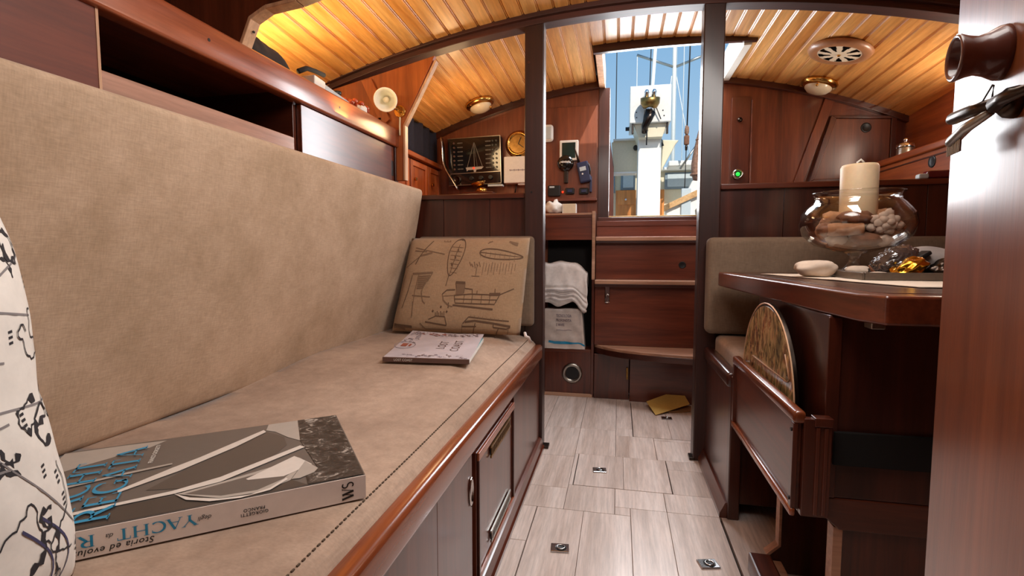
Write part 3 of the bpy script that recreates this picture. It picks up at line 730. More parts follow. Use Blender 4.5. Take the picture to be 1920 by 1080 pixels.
# spine lettering: upside down as seen from the aisle
SPN = lambda s0, z0: (lambda x, y: BS(s0 + x, z0 - y, .0021))
bm = nb(); xw = roman(bm, 'YACHT', .0140, SPN(.216, -.0075), .06, 1.38); roman(bm, 'REGATA', .0140, SPN(.322, -.0075), .06, 1.38); obj('spine_title', bm, 'blue', spn)
bm = nb()
text_bm(bm, 'degli', .0085, SPN(.199, -.012), 0, .3); text_bm(bm, 'da', .0085, SPN(.303, -.010), 0, .3)
text_bm(bm, 'Storia ed evoluzione', .0112, SPN(.262, -.0245), .0001, .25, spacing=1.1)
text_bm(bm, 'FRANCO', .0062, SPN(.136, -.0145), .0001, 0, spacing=1.1); text_bm(bm, 'GIORGETTI', .0062, SPN(.132, -.0205), .0001, 0, spacing=1.1)
roman(bm, 'WS', .016, lambda x, y: BS(.018 + y, -.0315 + x, .0021), 0, .95)
obj('spine_lettering', bm, 'ink', spn)

# ------------------------------------------------------------------ magazine
mg = thing('magazine', 'lilac patterned magazine with curled corner and dark spine, by the printed cushion', 'magazine', (-.6, 1.6, .515))
c00, c10, c11, c01 = (-.697, 1.392), (-.430, 1.412), (-.487, 1.79), (-.80, 1.86)
def mgp(u, v, dz=0):
    x = (c00[0] * (1 - u) + c10[0] * u) * (1 - v) + (c01[0] * (1 - u) + c11[0] * u) * v
    y = (c00[1] * (1 - u) + c10[1] * u) * (1 - v) + (c01[1] * (1 - u) + c11[1] * u) * v
    return Vector((x, y, .517 + dz))
def curl(u, v): return .013 + .006 * v * v + .010 * sst(.55, 1, u) * sst(.35, 1, v) * (1 - .3 * v)
bm = nb(); g1 = grid(bm, lambda u, v: mgp(u, v, curl(u, v)), 14, 18); g0 = grid(bm, lambda u, v: mgp(u, v, curl(u, v) - .0015), 14, 18)
bmesh.ops.bridge_loops(bm, edges=[e for e in bm.edges if e.is_boundary]) if False else None
obj('front_cover', bm, 'mag', mg, smooth=True)
bm = nb(); v = [bm.verts.new(mgp(u, w, dz)) for dz in (0, .0095) for u, w in ((.0, .012), (1, .012), (1, 1), (0, 1))]
for q in ((0, 3, 2, 1), (4, 5, 6, 7), (0, 1, 5, 4), (1, 2, 6, 5), (2, 3, 7, 6), (3, 0, 4, 7)): bm.faces.new([v[i] for i in q])
bmesh.ops.recalc_face_normals(bm, faces=bm.faces); obj('pages', bm, 'paper', mg)
bm = nb(); v = [bm.verts.new(mgp(u, w, dz)) for dz in (-.0005, .0132) for u, w in ((-.004, -.004), (1.002, -.004), (1.002, .012), (-.004, .012))]
for q in ((0, 3, 2, 1), (4, 5, 6, 7), (0, 1, 5, 4), (1, 2, 6, 5), (2, 3, 7, 6), (3, 0, 4, 7)): bm.faces.new([v[i] for i in q])
bmesh.ops.recalc_face_normals(bm, faces=bm.faces); obj('spine', bm, 'brown_ink', mg)
bm = nb(); grid(bm, lambda u, v: mgp(.62 + .375 * u, .42 + .55 * v, .0100 + .004 * sst(.2, 1, u) * sst(0, 1, v)), 5, 6); obj('inside_cover', bm, 'teal', mg, smooth=True)
MS = lambda u, v: mgp(u, v, curl(u, v) + .0008)
bi = nb(); bgk = nb(); br = nb()
text_bm(bi, 'LOST', .15, lambda x, y: MS(.62 - y * 1.0, .34 + x * .80), .0, 0, spacing=1.05)
text_bm(bi, 'COAST', .15, lambda x, y: MS(.80 - y * 1.0, .28 + x * .80), .0, 0, spacing=1.05)
r3 = random.Random(4)
for k in range(150):
    e = r3.random()
    u, v = (r3.uniform(.05, .95), r3.uniform(.84, .97)) if e < .5 else ((r3.uniform(.15, .95), r3.uniform(.03, .12)) if e < .75 else (r3.uniform(.03, .2), r3.uniform(.5, .95)))
    a = r3.uniform(0, 6.28)
    ribbon(r3.choice([bi, bgk, bgk]), [(u, v), (u + .02 * math.cos(a), v + .02 * math.sin(a)), (u + .035 * math.cos(a + .7), v + .035 * math.sin(a + .7))], r3.choice([.006, .012, .022]), lambda a_, b_: MS(max(.01, min(.99, a_)), max(.015, min(.985, b_))))
ribbon(bgk, [(.10 + .13 * math.cos(t * .35), .42 + .12 * math.sin(t * .35)) for t in range(19)], .012, MS)
patch(br, [(.055, .37), (.13, .37), (.13, .48), (.055, .48)], MS); patch(br, [(.15, .38), (.18, .38), (.18, .47), (.15, .47)], MS)
for k in range(14):
    u, v = r3.uniform(.12, .5), r3.uniform(.84, .93); ribbon(br, [(u, v), (u + .02, v + .02)], .03, MS)
obj('cover_lettering', bi, 'brown_ink', mg); obj('cover_pattern', bgk, 'grey_ink', mg); obj('cover_badge', br, 'red_ink', mg)
bm = nb(); text_bm(bm, 'LOST COAST', .010, lambda x, y: mgp(.13, -.004, 0) + Vector((x, x * .075 - .001, .0035 + y)), 0, 0); obj('spine_lettering', bm, 'paper', mg)

# ------------------------------------------------------------------ open shelf locker above the backrest
sl = thing('shelf_locker', 'mahogany locker with an open bay and shelf above the beige backrest', 'locker', (-1.15, 1.1, 1.1))
XF = -.97
bx('door_panel', (XF - .018, XF, -.1, .797, 1.09, 1.325), 'panel_y', sl, .002)
bx('door_panel', (XF - .018, XF, 1.42, 2.075, 1.09, 1.306), 'mahog_y', sl, .002)
bx('end_post', (XF - .02, XF + .002, 2.088, 2.115, 1.09, 1.33), 'dark_z', sl, .002)
bx('finger_slot', (XF - .004, XF + .0012, 2.05, 2.074, 1.18, 1.245), 'black', sl, .001)
bm = nb(); rbox(bm, XF - .03, XF + .014, -.1, 2.115, 1.308, 1.388, .008, 3, 0); obj('rail', bm, 'shelf_y', sl, smooth=True)
bx('lower_fiddle', (XF - .02, XF - .002, .799, 1.385, 1.155, 1.197), 'edge_y', sl, .002)
bx('shelf_board', (-1.36, XF - .02, -.1, 2.09, 1.345, 1.365), 'shelf_y', sl)
bx('bottom_board', (-1.36, XF - .02, -.1, 2.09, 1.09, 1.105), 'dark_y', sl)
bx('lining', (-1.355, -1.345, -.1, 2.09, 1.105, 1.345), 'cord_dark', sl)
bx('divider', (-1.34, XF - .019, 1.405, 1.421, 1.105, 1.345), 'mahog_x', sl); bx('divider', (-1.34, XF - .019, .78, .798, 1.105, 1.345), 'mahog_x', sl)
bx('edge_bead', (XF - .001, XF + .0015, .793, .7985, 1.12, 1.31), 'edge', sl, .0005)
for yy in (1.05, 1.62): disc(bm := nb(), (XF + .0138, yy, 1.35), (1, 0, 0), .004, .001, 10); obj('screw_plug', bm, 'black', sl)

# bulkhead knees
def knee(label, pts, y0, y1, strip, w=.0):
    t = thing('bulkhead_knee', label, 'bracket', (pts[0][0], y0, pts[0][1]))
    pr('panel', pts, 'y', y0, y1, 'nav_z' if y0 > 2 else 'mahog_z', t)
    for (a, b) in zip(strip, strip[1:]):
        d = Vector((b[0] - a[0], b[1] - a[1])).normalized(); nn = Vector((d.y, -d.x)) * .010
        pr('edge_strip', [a, b, (b[0] + nn.x, b[1] + nn.y), (a[0] + nn.x, a[1] + nn.y)], 'y', y0 - .003, y1 + .003, 'edge', t, .002)
    return t
s0 = [(-.968, 1.388), (-.938, 1.452), (-.89, 1.476), (-.80, 1.486), (-.62, 1.53), (-.40, 1.63), (-.2, 1.76)]
k0 = knee('dark bulkhead knee with pale edge strip at the near end of the shelf', s0 + [(x, ceil_z(x, 1.20) - .004) for x in (-.15, -.4, -.65, -.9, -1.15, -1.355)] + [(-1.355, 1.388)], 1.165, 1.195, s0)
for q in ((-.948, 1.425), (-.915, 1.466)): disc(bm := nb(), (q[0] + .009, 1.18, q[1] - .004), (.7, 0, -.4), .003, .004, 8); obj('screw_hole', bm, 'black', k0)
s1 = [(-.936, 1.165), (-.934, 1.404), (-.785, 1.672)]
k1 = knee('orange bulkhead knee with slanted pale edge behind the reading lamp', [(-1.36, 1.165), (-.936, 1.165), (-.934, 1.404), (-.785, 1.69), (-1.36, 1.56)], 2.10, 2.125, s1)
pr('brace', [(-1.125, 1.603), (-1.075, 1.610), (-.99, 1.43), (-1.03, 1.40)], 'y', 2.085, 2.10, 'nav_z', k1)
bx('upright', (-1.06, -1.03, 2.085, 2.10, 1.40, 1.44), 'nav_z', k1)

# reading lamp
rl = thing('reading_lamp', 'brass reading lamp with a white cup shade on the orange knee', 'lamp', (-.95, 2.10, 1.47))
ax = Vector((.42, -1, -.32)).normalized(); hc = Vector((-.965, 2.0, 1.487))
lt('lamp_shade', [(.014, 0), (.020, .002), (.036, .03), (.046, .066), (.048, .070), (.044, .069), (.034, .032), (.018, .008), (0, .006)], hc - ax * .02, ax, 'white', rl, 28)
lt('bulb', [(0, 0), (.010, .0), (.013, .02), (.009, .036), (0, .04)], hc - ax * .012, ax, 'lens', rl, 16)
lt('socket', [(0, 0), (.016, 0), (.019, .012), (.016, .05), (.02, .056), (0, .058)], hc - ax * .072, ax, 'brass', rl, 20)
tb('arm', [hc - ax * .045, (-.945, 2.05, 1.462), (-.945, 2.085, 1.462)], .007, 'brass', rl)
disc(bm := nb(), (-.945, 2.10, 1.462), (0, -1, 0), .026, .012); obj('wall_plate', bm, 'brass', rl, .002)
tb('power_cord', [(-.945, 2.092, 1.44), (-.947, 2.092, 1.40), (-.947, 2.092, 1.36)], .004, 'cream', rl)

# things on the shelf
bm = nb()
def bagf(u, v):
    y = 1.21 + .32 * u; a = v * math.pi; w = math.sin(math.pi * min(1, u * 1.2 + .08)) ** .4
    h = .088 * w + .018 * noise.noise(Vector((u * 6, v * 4, 1)))
    return (-1.055 + .062 * math.cos(a) + .008 * noise.noise(Vector((u * 9, v * 5, 7))), y, 1.366 + max(0, math.sin(a)) * (h + .015))
grid(bm, bagf, 26, 14); bmesh.ops.recalc_face_normals(bm, faces=bm.faces)
bg_ = obj('cloth_bag', bm, 'blackcloth', None, smooth=True, loc=(-1.05, 1.36, 1.366)); tag(bg_, 'crumpled black cloth bag on the shelf beside the near knee', 'bag')
tb('strap', [(-1.01, 1.47, 1.425), (-1.0, 1.50, 1.444), (-.995, 1.54, 1.448), (-.995, 1.59, 1.452)], .008, 'blackcloth', bg_)
pk = thing('packet', 'white plastic-wrapped packet lying on the shelf after the black bag', 'packet', (-1.02, 1.65, 1.366))
bm = nb(); prism(bm, [(1.535, 1.368), (1.60, 1.368), (1.60, 1.432), (1.535, 1.437)], 'x', -1.08, -.995); obj('box', bm, 'paper', pk, .004)
bm = nb(); prism(bm, [(1.605, 1.372), (1.73, 1.39), (1.77, 1.412), (1.60, 1.428)], 'x', -1.07, -.998); obj('wrap', bm, 'palegrey', pk, .006)
lt('cap', [(0, 0), (.02, 0), (.022, .012), (.016, .016), (0, .016)], (-1.03, 1.72, 1.425), (0, -.2, 1), 'black', pk)
gr = thing('bead_garland', 'heap of red glass beads on the shelf next to the lamp', 'beads', (-1.03, 1.86, 1.366))
r4 = random.Random(3)
bm0 = nb(); bmesh.ops.create_icosphere(bm0, subdivisions=1, radius=.011); bead0 = None
bm0.free()
for k in range(46):
    p = (-1.03 + r4.uniform(-.03, .03), 1.78 + .20 * k / 46 + r4.uniform(-.01, .01), 1.380 + r4.uniform(0, .068) * (1 - k / 80))
    if bead0 is None:
        bm0 = nb(); bmesh.ops.create_icosphere(bm0, subdivisions=2, radius=.0115)
        bmesh.ops.translate(bm0, verts=bm0.verts, vec=ORG[gr]); bead0 = obj('bead', bm0, 'garland', gr, smooth=True); o = bead0
    else: o = bead0.copy(); COL.objects.link(o)
    o.location = Vector(p) - Vector(ORG[gr])
bm = nb(); ell(bm, (-.99, 1.845, 1.395), (.012, .035, .032), 5, .5); tag(obj('tissue', bm, 'paper', None, smooth=True, loc=(-.99, 1.845, 1.366)), 'scrap of white tissue beside the red beads', 'tissue')
hs = thing('added_shelf_fitting', 'made-up strip light fitting along the hull behind the shelf', 'lamp', (-1.30, 1.75, 1.42))  # fitting made up to go with the warm shelf fill
bx('housing', (-1.355, -1.33, 1.6, 1.9, 1.41, 1.44), 'brass_dull', hs)

# ------------------------------------------------------------------ ceiling fittings
def dome(x, y, label):
    z = ceil_z(x, y); t = thing('ceiling_light', label, 'ceiling light', (x, y, z))
    tilt = Vector((2 * ceil_a(y) * (x - CXC), 0, 1)).normalized()
    lt('rim', [(0, 0), (.082, 0), (.086, -.008), (.08, -.020), (.066, -.028), (.055, -.028)], (x, y, z), tilt, 'brass', t, 32)
    lt('lens', [(.064, -.022), (.062, -.036), (.048, -.05), (.025, -.058), (0, -.06)], (x, y, z), tilt, 'lens', t, 28)
    for k in range(3):
        a = k * 2.1; bm = nb(); ell(bm, (x + .068 * math.cos(a), y + .068 * math.sin(a), z - .03), (.008, .008, .008), 0, 0, 1); obj('clip', bm, 'brass', t, smooth=True)
dome(-.80, 2.86, 'brass dome ceiling light over the chart table, left of the posts')
dome(1.0, 2.92, 'brass dome ceiling light beside the round white vent')
vx, vy = .95, 2.55; vz = ceil_z(vx, vy); tilt = Vector((2 * ceil_a(vy) * (vx - CXC), 0, 1)).normalized()
vt = thing('ceiling_vent', 'round ivory vent with petal-shaped holes in the pine ceiling', 'vent', (vx, vy, vz))
lt('rim', [(.085, 0), (.125, 0), (.130, -.006), (.120, -.02), (.098, -.026), (.085, -.018)], (vx, vy, vz), tilt, 'ventrim', vt, 36)
bm = nb(); m4 = axis_m((vx, vy, vz), tilt)
NS = 96; holes = 9
def inh(a, r): k = (a * holes / (2 * math.pi)) % 1; return .034 < r < .082 and abs(k - .5) < .13 + .22 * (r - .034) / .048 * .8
rr = [0.012, .02, .034, .044, .054, .064, .074, .083, .092, .100]
V = [[bm.verts.new(m4 @ Vector((r * math.cos(2 * math.pi * i / NS), r * math.sin(2 * math.pi * i / NS), -.024 + .006 * (r / .1)))) for i in range(NS)] for r in rr]
for j in range(len(rr) - 1):
    for i in range(NS):
        if not inh(2 * math.pi * (i + .5) / NS, (rr[j] + rr[j + 1]) / 2): bm.faces.new((V[j][i], V[j][(i + 1) % NS], V[j + 1][(i + 1) % NS], V[j + 1][i]))
bm.faces.new(V[0]); bmesh.ops.recalc_face_normals(bm, faces=bm.faces); obj('grille', bm, 'ventwhite', vt)
lt('backing', [(0, -.012), (.1, -.012)], (vx, vy, vz), tilt, 'black', vt, 32)
lt('knob', [(.006, -.028), (.008, -.022), (0, -.031)], (vx, vy, vz), tilt, 'brass', vt, 12)

# ------------------------------------------------------------------ chart-table side (port quarter)
hc_ = thing('hull_cupboards', 'orange teak cupboards along the hull below the navy curtain', 'cupboard', (-1.2, 2.8, 1.1))
HXc = -1.115
bx('carcass', (-1.355, HXc - .012, 2.16, YB - .002, 1.05, 1.365), 'nav_y', hc_)
for a, b in ((2.18, 2.56), (2.58, 2.83), (2.84, 3.04)):
    d = bx('door', (HXc - .013, HXc, a, b, 1.11, 1.352), 'nav_z', hc_, .002)
    bx('stile', (HXc, HXc + .008, a, a + .035, 1.11, 1.352), 'nav_z', d, .002); bx('stile', (HXc, HXc + .008, b - .035, b, 1.11, 1.352), 'nav_z', d, .002)
    bx('head_rail', (HXc, HXc + .008, a + .035, b - .035, 1.322, 1.352), 'nav_y', d, .002); bx('foot_rail', (HXc, HXc + .008, a + .035, b - .035, 1.11, 1.14), 'nav_y', d, .002)
    disc(bm := nb(), (HXc + .008, a + .05, 1.25), (1, 0, 0), .009, .012, 14); obj('knob', bm, 'brass', d)
bx('top_rail', (-1.355, HXc + .02, 2.16, YB - .002, 1.365, 1.392), 'nav_y', hc_, .004)
ct = thing('curtain', 'navy blue curtain across the hull window behind the panel', 'curtain', (-1.15, 2.75, 1.393))
bm = nb(); grid(bm, lambda u, v: (HXc - .02 + .012 * math.sin(u * 46) + .004 * math.sin(u * 19), 2.17 + .86 * u, 1.394 + v * .195), 120, 4); o = obj('fabric', bm, 'navycurtain', ct, smooth=True)
k = o.modifiers.new('thick', 'SOLIDIFY'); k.thickness = .003
tb('curtain_rod', [(HXc - .02, 2.16, 1.588), (HXc - .02, 3.04, 1.588)], .005, 'brass_dull', ct)
ndk = thing('chart_table', 'dark chart table top behind the low bulkhead', 'table', (-.85, 2.6, 1.0))
bx('table_top', (-1.1, -.43, 2.17, 3.04, 1.0, 1.03), 'nav_x', ndk, .004); bx('apron', (-1.1, -.43, 2.92, 2.94, .8, 1.0), 'dark_x', ndk)

ep = thing('switch_panel', 'black electrical switch panel with sailboat outline and red light', 'switch panel', (-.87, 3.02, 1.26))
pm = Matrix.Translation((-.866, 2.985, 1.40)) @ Matrix.Rotation(R(-1.5), 4, 'Y')
def pl(x, z, off=0): return pm @ Vector((x, -off, z))
def pbox(name, x0, x1, z0, z1, a, b, mat, par, bev=.001):
    bm = nb(); box(bm, x0, x1, -b, -a, z0, z1); bmesh.ops.transform(bm, matrix=pm, verts=bm.verts); return obj(name, bm, mat, par, bev)
pbox('back_box', -.165, .165, -.14, .14, -.06, 0, 'black', ep)
pbox('face', -.165, .165, -.068, .142, 0, .008, 'blackgloss', ep); pbox('lower_face', -.165, .165, -.142, -.072, 0, .010, 'blackgloss', ep)
for z0, z1 in ((.138, .143), (-.0735, -.0685), (-.144, -.140)): pbox('trim_strip', -.166, .166, z0, z1, .006, .012, 'steel', ep)
pbox('trim_strip', .162, .167, -.14, .14, .006, .012, 'steel', ep)
bm = nb(); P8 = lambda x, z: pl(x, z, .0085)
for pts, w in (([(.0, .11), (-.045, -.035)], .003), ([(.0, .11), (.0, -.035)], .003), ([(.002, .11), (.05, -.035)], .003), ([(.0, .11), (.018, -.035)], .0015), ([(-.045, -.035), (.05, -.035)], .002)): ribbon(bm, pts, w, P8)
obj('boat_outline', bm, 'labelgrey', ep)
bm = nb(); patch(bm, [(-.055, -.037), (.058, -.037), (.045, -.05), (.012, -.053), (.008, -.066), (-.004, -.066), (-.006, -.053), (-.04, -.053), (-.048, -.060)], P8); obj('hull_outline', bm, 'photo_light', ep)
bm = nb()
for i in range(7):
    z = .112 - i * .026
    for xx, w in ((-.105, .034), (.072, .034)):
        for q in range(5): ribbon(bm, [(xx + q * .0072, z), (xx + q * .0072 + .005, z)], .0075 if q % 2 else .006, P8)
obj('label_text', bm, 'labelgrey', ep)
for i in range(7):
    z = .112 - i * .026
    for xx in (-.125, .118, .14):
        bm = nb(); disc(bm, pl(xx, z, .008), (0, -1, 0), .006, .006, 12); obj('breaker_button', bm, 'brown_ink' if xx < 0 else 'black', ep)
bm = nb(); disc(bm, pl(-.004, -.043, .0088), (0, -1, 0), .006, .004, 14); obj('indicator', bm, 'red_led', ep)
bm = nb(); lathe(bm, [(.026, 0), (.028, .008), (.020, .010), (.018, .004), (0, .004)], pl(-.115, -.108, .010), (0, -1, 0), 24); obj('dial', bm, 'bronze', ep, smooth=True)
for xx in (-.02, .04, .10): bm = nb(); disc(bm, pl(xx, -.105, .010), (0, -1, 0), .013, .014, 18); obj('switch_knob', bm, 'black', ep, .002)
bm = nb(); grid(bm, lambda u, v: (-1.045 + .10 * (v ** 2.2) + .006 * math.sin(v * 9), 2.93 - .05 * u, 1.53 - .31 * v), 2, 16); o = obj('chrome_cover', bm, 'chrome', None, smooth=True, loc=(-1.0, 2.92, 1.25)); k = o.modifiers.new('t', 'SOLIDIFY'); k.thickness = .004
tag(o, 'curved chrome strip hanging at the edge of the switch panel', 'bracket')
gl = thing('chart_lamp', 'small brass gimbal lamp under the switch panel', 'lamp', (-.82, 2.90, 1.20))
lt('lamp_base', [(0, 0), (.035, 0), (.032, .02), (.012, .03), (0, .03)], (-.80, 2.9, 1.20), (0, 0, 1), 'brass', gl)
lt('lamp_shade', [(.012, 0), (.03, .006), (.046, .024), (.045, .026), (.025, .012), (0, .01)], (-.815, 2.9, 1.235), (-.2, -.1, 1), 'brass', gl)
bx('lamp_stand', (-.90, -.72, 2.86, 2.98, 1.03, 1.20), 'mahog_x', gl)
bx('tray_strip', (-.77, -.68, 2.93, 2.97, 1.238, 1.250), 'palegrey', ep)
wbx = thing('junction_box', 'white plastic junction box beside the switch panel', 'box', (-.60, 3.05, 1.26))
bm = nb(); rbox(bm, -.685, -.50, 2.985, 3.05, 1.262, 1.42, .006, 2, 0); obj('lid', bm, 'paper', wbx)
bm = nb()
for k in range(11): ribbon(bm, [(-.648 + k * .0085, 1.338), (-.648 + k * .0085 + .006, 1.339)], .006 + .004 * (k % 3 == 0), lambda x, y: Vector((x, 2.984, y)))
obj('faint_lettering', bm, 'grey_ink', wbx)
bx('cable_gland', (-.60, -.55, 3.0, 3.05, 1.252, 1.262), 'paper', wbx); tb('power_cord', [(-.615, 3.03, 1.26), (-.618, 3.03, 1.235), (-.625, 3.03, 1.205)], .004, 'black', wbx)
ck = thing('ship_clock', 'round brass ship clock partly hidden by the dark post', 'clock', (-.60, 3.05, 1.505))
lt('case', [(0, 0), (.082, 0), (.084, .01), (.07, .035), (.066, .04), (.058, .036), (.056, .026), (0, .026)], (-.602, 3.05, 1.50), (0, -1, 0), 'brass', ck, 32)
lt('face', [(0, .028), (.055, .028)], (-.602, 3.05, 1.50), (0, -1, 0), 'brass_dull', ck)
for a in (.4, 2.2): bm = nb(); box(bm, -.602 - .002, -.602 + .002, 3.018, 3.020, 1.50, 1.50 + .04); bmesh.ops.rotate(bm, cent=(-.602, 3.02, 1.50), matrix=Matrix.Rotation(a, 3, 'Y'), verts=bm.verts); obj('hand', bm, 'black', ck)
lt('bell', [(0, 0), (.022, 0), (.018, .02), (0, .024)], (-.60, 3.02, 1.405), (0, 0, 1), 'black', ck)

# instruments right of the post (aft bulkhead instrument board)
ib = thing('instrument_board', 'warm brown instrument board between the post and the steps', 'board', (-.28, 3.03, 1.16))
bx('board', (-.44, -.135, 3.025, 3.05, 1.165, 1.70), 'back_z', ib); bx('ledge', (-.44, -.13, 3.0, 3.05, 1.150, 1.166), 'step_x', ib)
YI = 3.025
wi = thing('white_instrument', 'rounded white instrument half hidden behind the dark post', 'instrument', (-.41, YI, 1.55))
bm = nb(); rbox(bm, -.455, -.388, 2.995, YI, 1.50, 1.60, .018, 3, 0); obj('body', bm, 'paper', wi, smooth=True); bx('face', (-.445, -.40, 2.992, 2.996, 1.515, 1.585), 'palegrey', wi)
dp = thing('display', 'small white-framed display with dark green screen', 'display', (-.297, YI, 1.44))
bm = nb(); rbox(bm, -.350, -.240, 2.998, YI, 1.385, 1.503, .005, 2, 0); obj('frame', bm, 'white', dp)
bx('screen', (-.336, -.256, 2.996, 3.0, 1.399, 1.489), 'screen', dp)
ga = thing('gauge', 'round black gauge on a stem below the display', 'gauge', (-.315, YI, 1.37))
lt('case', [(0, 0), (.045, 0), (.050, .012), (.044, .03), (.03, .036), (0, .037)], (-.315, YI, 1.372), (0, -1, 0), 'blackgloss', ga, 32)
bm = nb()
for k in range(6): ribbon(bm, [(-.341 + k * .0088, 1.376), (-.341 + k * .0088 + .0062, 1.376)], .009 + .003 * (k % 2), lambda x, y: Vector((x, YI - .0385, y)))
obj('dial_lettering', bm, 'paper', ga)
bx('stem', (-.324, -.300, 3.005, YI, 1.255, 1.335), 'bronze', ga, .004)
vh = thing('handheld_radio', 'navy handheld radio with slanted antenna on the instrument board', 'radio', (-.21, YI, 1.30))
def tl(bm, a): bmesh.ops.rotate(bm, cent=(-.205, 3.0, 1.315), matrix=Matrix.Rotation(a, 3, 'Y'), verts=bm.verts)
bm = nb(); rbox(bm, -.240, -.172, 2.985, YI, 1.255, 1.375, .008, 3, 0); tl(bm, R(-12)); obj('body', bm, 'navyplastic', vh, smooth=False)
bm = nb(); box(bm, -.226, -.190, 2.981, 2.986, 1.322, 1.345); tl(bm, R(-12)); obj('screen', bm, 'palegrey', vh)
bm = nb(); disc(bm, (-.215, 2.985, 1.305), (0, -1, 0), .005, .004, 10); tl(bm, R(-12)); obj('button', bm, 'paper', vh)
tb('antenna', [(-.236, 3.0, 1.372), (-.25, 3.0, 1.42), (-.272, 3.0, 1.487)], [.008, .006, .004], 'bronze', vh)
tb('coiled_cord', [(-.20, 3.0, 1.37), (-.180, 2.992, 1.36), (-.170, 2.99, 1.33), (-.172, 2.99, 1.30)], .005, 'black', vh)
bx('bracket', (-.172, -.160, 3.0, YI, 1.20, 1.29), 'navyplastic', vh)
for i, (xa, xb, za, zb, lb) in enumerate(((-.42, -.345, 1.18, 1.245, 'larger black control box next to the orange light'), (-.316, -.262, 1.190, 1.228, 'small black rocker switch just right of the orange light'), (-.234, -.180, 1.188, 1.226, 'small black rocker switch below the navy radio'))):
    c = thing('control_box' if i == 0 else 'rocker_switch', lb, 'switch', (xa, YI, za))
    bm = nb(); rbox(bm, xa, xb, YI - .018, YI, za, zb, .006, 2, 0); obj('body', bm, 'black', c)
    if i == 0: bx('sticker', (xa + .01, xa + .04, YI - .020, YI - .0175, zb - .016, zb - .006), 'palegrey', c)
    else: bx('rocker', (xa + .012, xb - .012, YI - .024, YI - .017, za + .01, zb - .01), 'navyplastic', c, .003)
ld = thing('indicator_light', 'tiny orange pilot light on the instrument board', 'light', (-.332, YI, 1.205))
lt('bezel', [(0, 0), (.009, 0), (.009, .004), (.007, .005)], (-.332, YI, 1.205), (0, -1, 0), 'brass_dull', ld, 14); lt('lens', [(.007, .004), (.004, .008), (0, .009)], (-.332, YI, 1.205), (0, -1, 0), 'red_led', ld, 12)

# low cabinet with the bag, left of the steps
YC = 2.92
cb = thing('galley_unit', 'open dark cabinet holding a bag, left of the companionway steps', 'cabinet', (-.3, 3.0, 0))
bx('worktop', (-.42, -.150, YC, YB - .002, 1.048, 1.070), 'step_x', cb, .003); bx('top_edge', (-.42, -.150, YC - .004, YC + .002, 1.060, 1.072), 'tread', cb, .002)
bx('front_strip', (-.42, -.150, YC + .004, YC + .02, .918, 1.048), 'step_x', cb); bx('shelf', (-.42, -.150, YC, YB - .002, .262, .280), 'step_x', cb); bx('kick_panel', (-.42, -.135, YC + .002, YC + .016, .0, .262), 'mahog_z', cb)
pr('side_board', [(3.045, .0), (2.912, .0), (2.912, .70), (2.915, .78), (2.928, .83), (2.916, .9), (2.908, 1.02), (2.908, 1.08), (3.045, 1.08)], 'x', -.149, -.133, 'mahog_z', cb)
pr('side_edge', [(2.9125, .69), (2.915, .78), (2.928, .83), (2.916, .9), (2.908, 1.02), (2.908, 1.08), (2.905, 1.08), (2.9045, 1.02), (2.9125, .9), (2.924, .83), (2.9115, .78), (2.909, .69)], 'x', -.150, -.132, 'tread', cb, .0005)
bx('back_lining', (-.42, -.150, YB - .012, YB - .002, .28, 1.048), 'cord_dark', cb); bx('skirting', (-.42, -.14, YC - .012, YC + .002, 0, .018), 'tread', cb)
vn = lt('vent_ring', [(.040, 0), (.057, 0), (.060, .006), (.052, .012), (.040, .010), (.036, -.02)], (-.258, YC + .002, .137), (0, -1, 0), 'steel', cb, 32); lt('vent_hole', [(0, .001), (.038, .001)], (-.258, YC + .001, .137), (0, -1, 0), 'black', cb)
bgx = thing('carrier_bag', 'white plastic bag with blue wave and grey lettering, under the towel', 'bag', (-.30, 2.96, .28))
def bagsurf(u, v, s): 
    x = -.42 + .235 * u - .02 * v * u; y = (2.915 + .012 * noise.noise(Vector((u * 5, v * 6, 2)))) if s else 3.02
    return (x, y, .281 + .235 * v)
bm = nb(); grid(bm, lambda u, v: bagsurf(u, v, 1), 16, 16); grid(bm, lambda u, v: (bagsurf(1, v, 1)[0], bagsurf(1, v, 1)[1] + (.1) * u, bagsurf(1, v, 1)[2]), 4, 16); grid(bm, lambda u, v: (bagsurf(u, 1, 1)[0], bagsurf(u, 1, 1)[1] + .1 * v, bagsurf(u, 1, 1)[2]), 16, 2)
bmesh.ops.remove_doubles(bm, verts=bm.verts, dist=.0005); bmesh.ops.recalc_face_normals(bm, faces=bm.faces); obj('bag_body', bm, 'bagwhite', bgx, smooth=True)
BG = lambda u, v: Vector(bagsurf(u, v, 1)) + Vector((0, -.002, 0))
bm = nb(); ribbon(bm, [(u / 20, .15 + .11 * max(0, .25 - u / 20) * 2 - .5 * max(0, u / 20 - .88)) for u in range(2, 21)], [.055 + .02 * math.sin(i * .3) for i in range(19)], BG); obj('wave', bm, 'blue', bgx)
bm = nb()
for i, s in enumerate(('TECNOLOGIA', 'PROFONDITA', 'E MARE')): text_bm(bm, s, .105, lambda x, y, i=i: BG(.30 + x * .62, .80 - i * .115 + y * .9), .002)
ribbon(bm, [(.30 + .04 * i, .47 + .008 * math.sin(i)) for i in range(11)], .012, BG); obj('lettering', bm, 'grey_ink', bgx)
tw = thing('towel', 'folded white striped towel draped over the plastic bag', 'towel', (-.3, 2.96, .5))
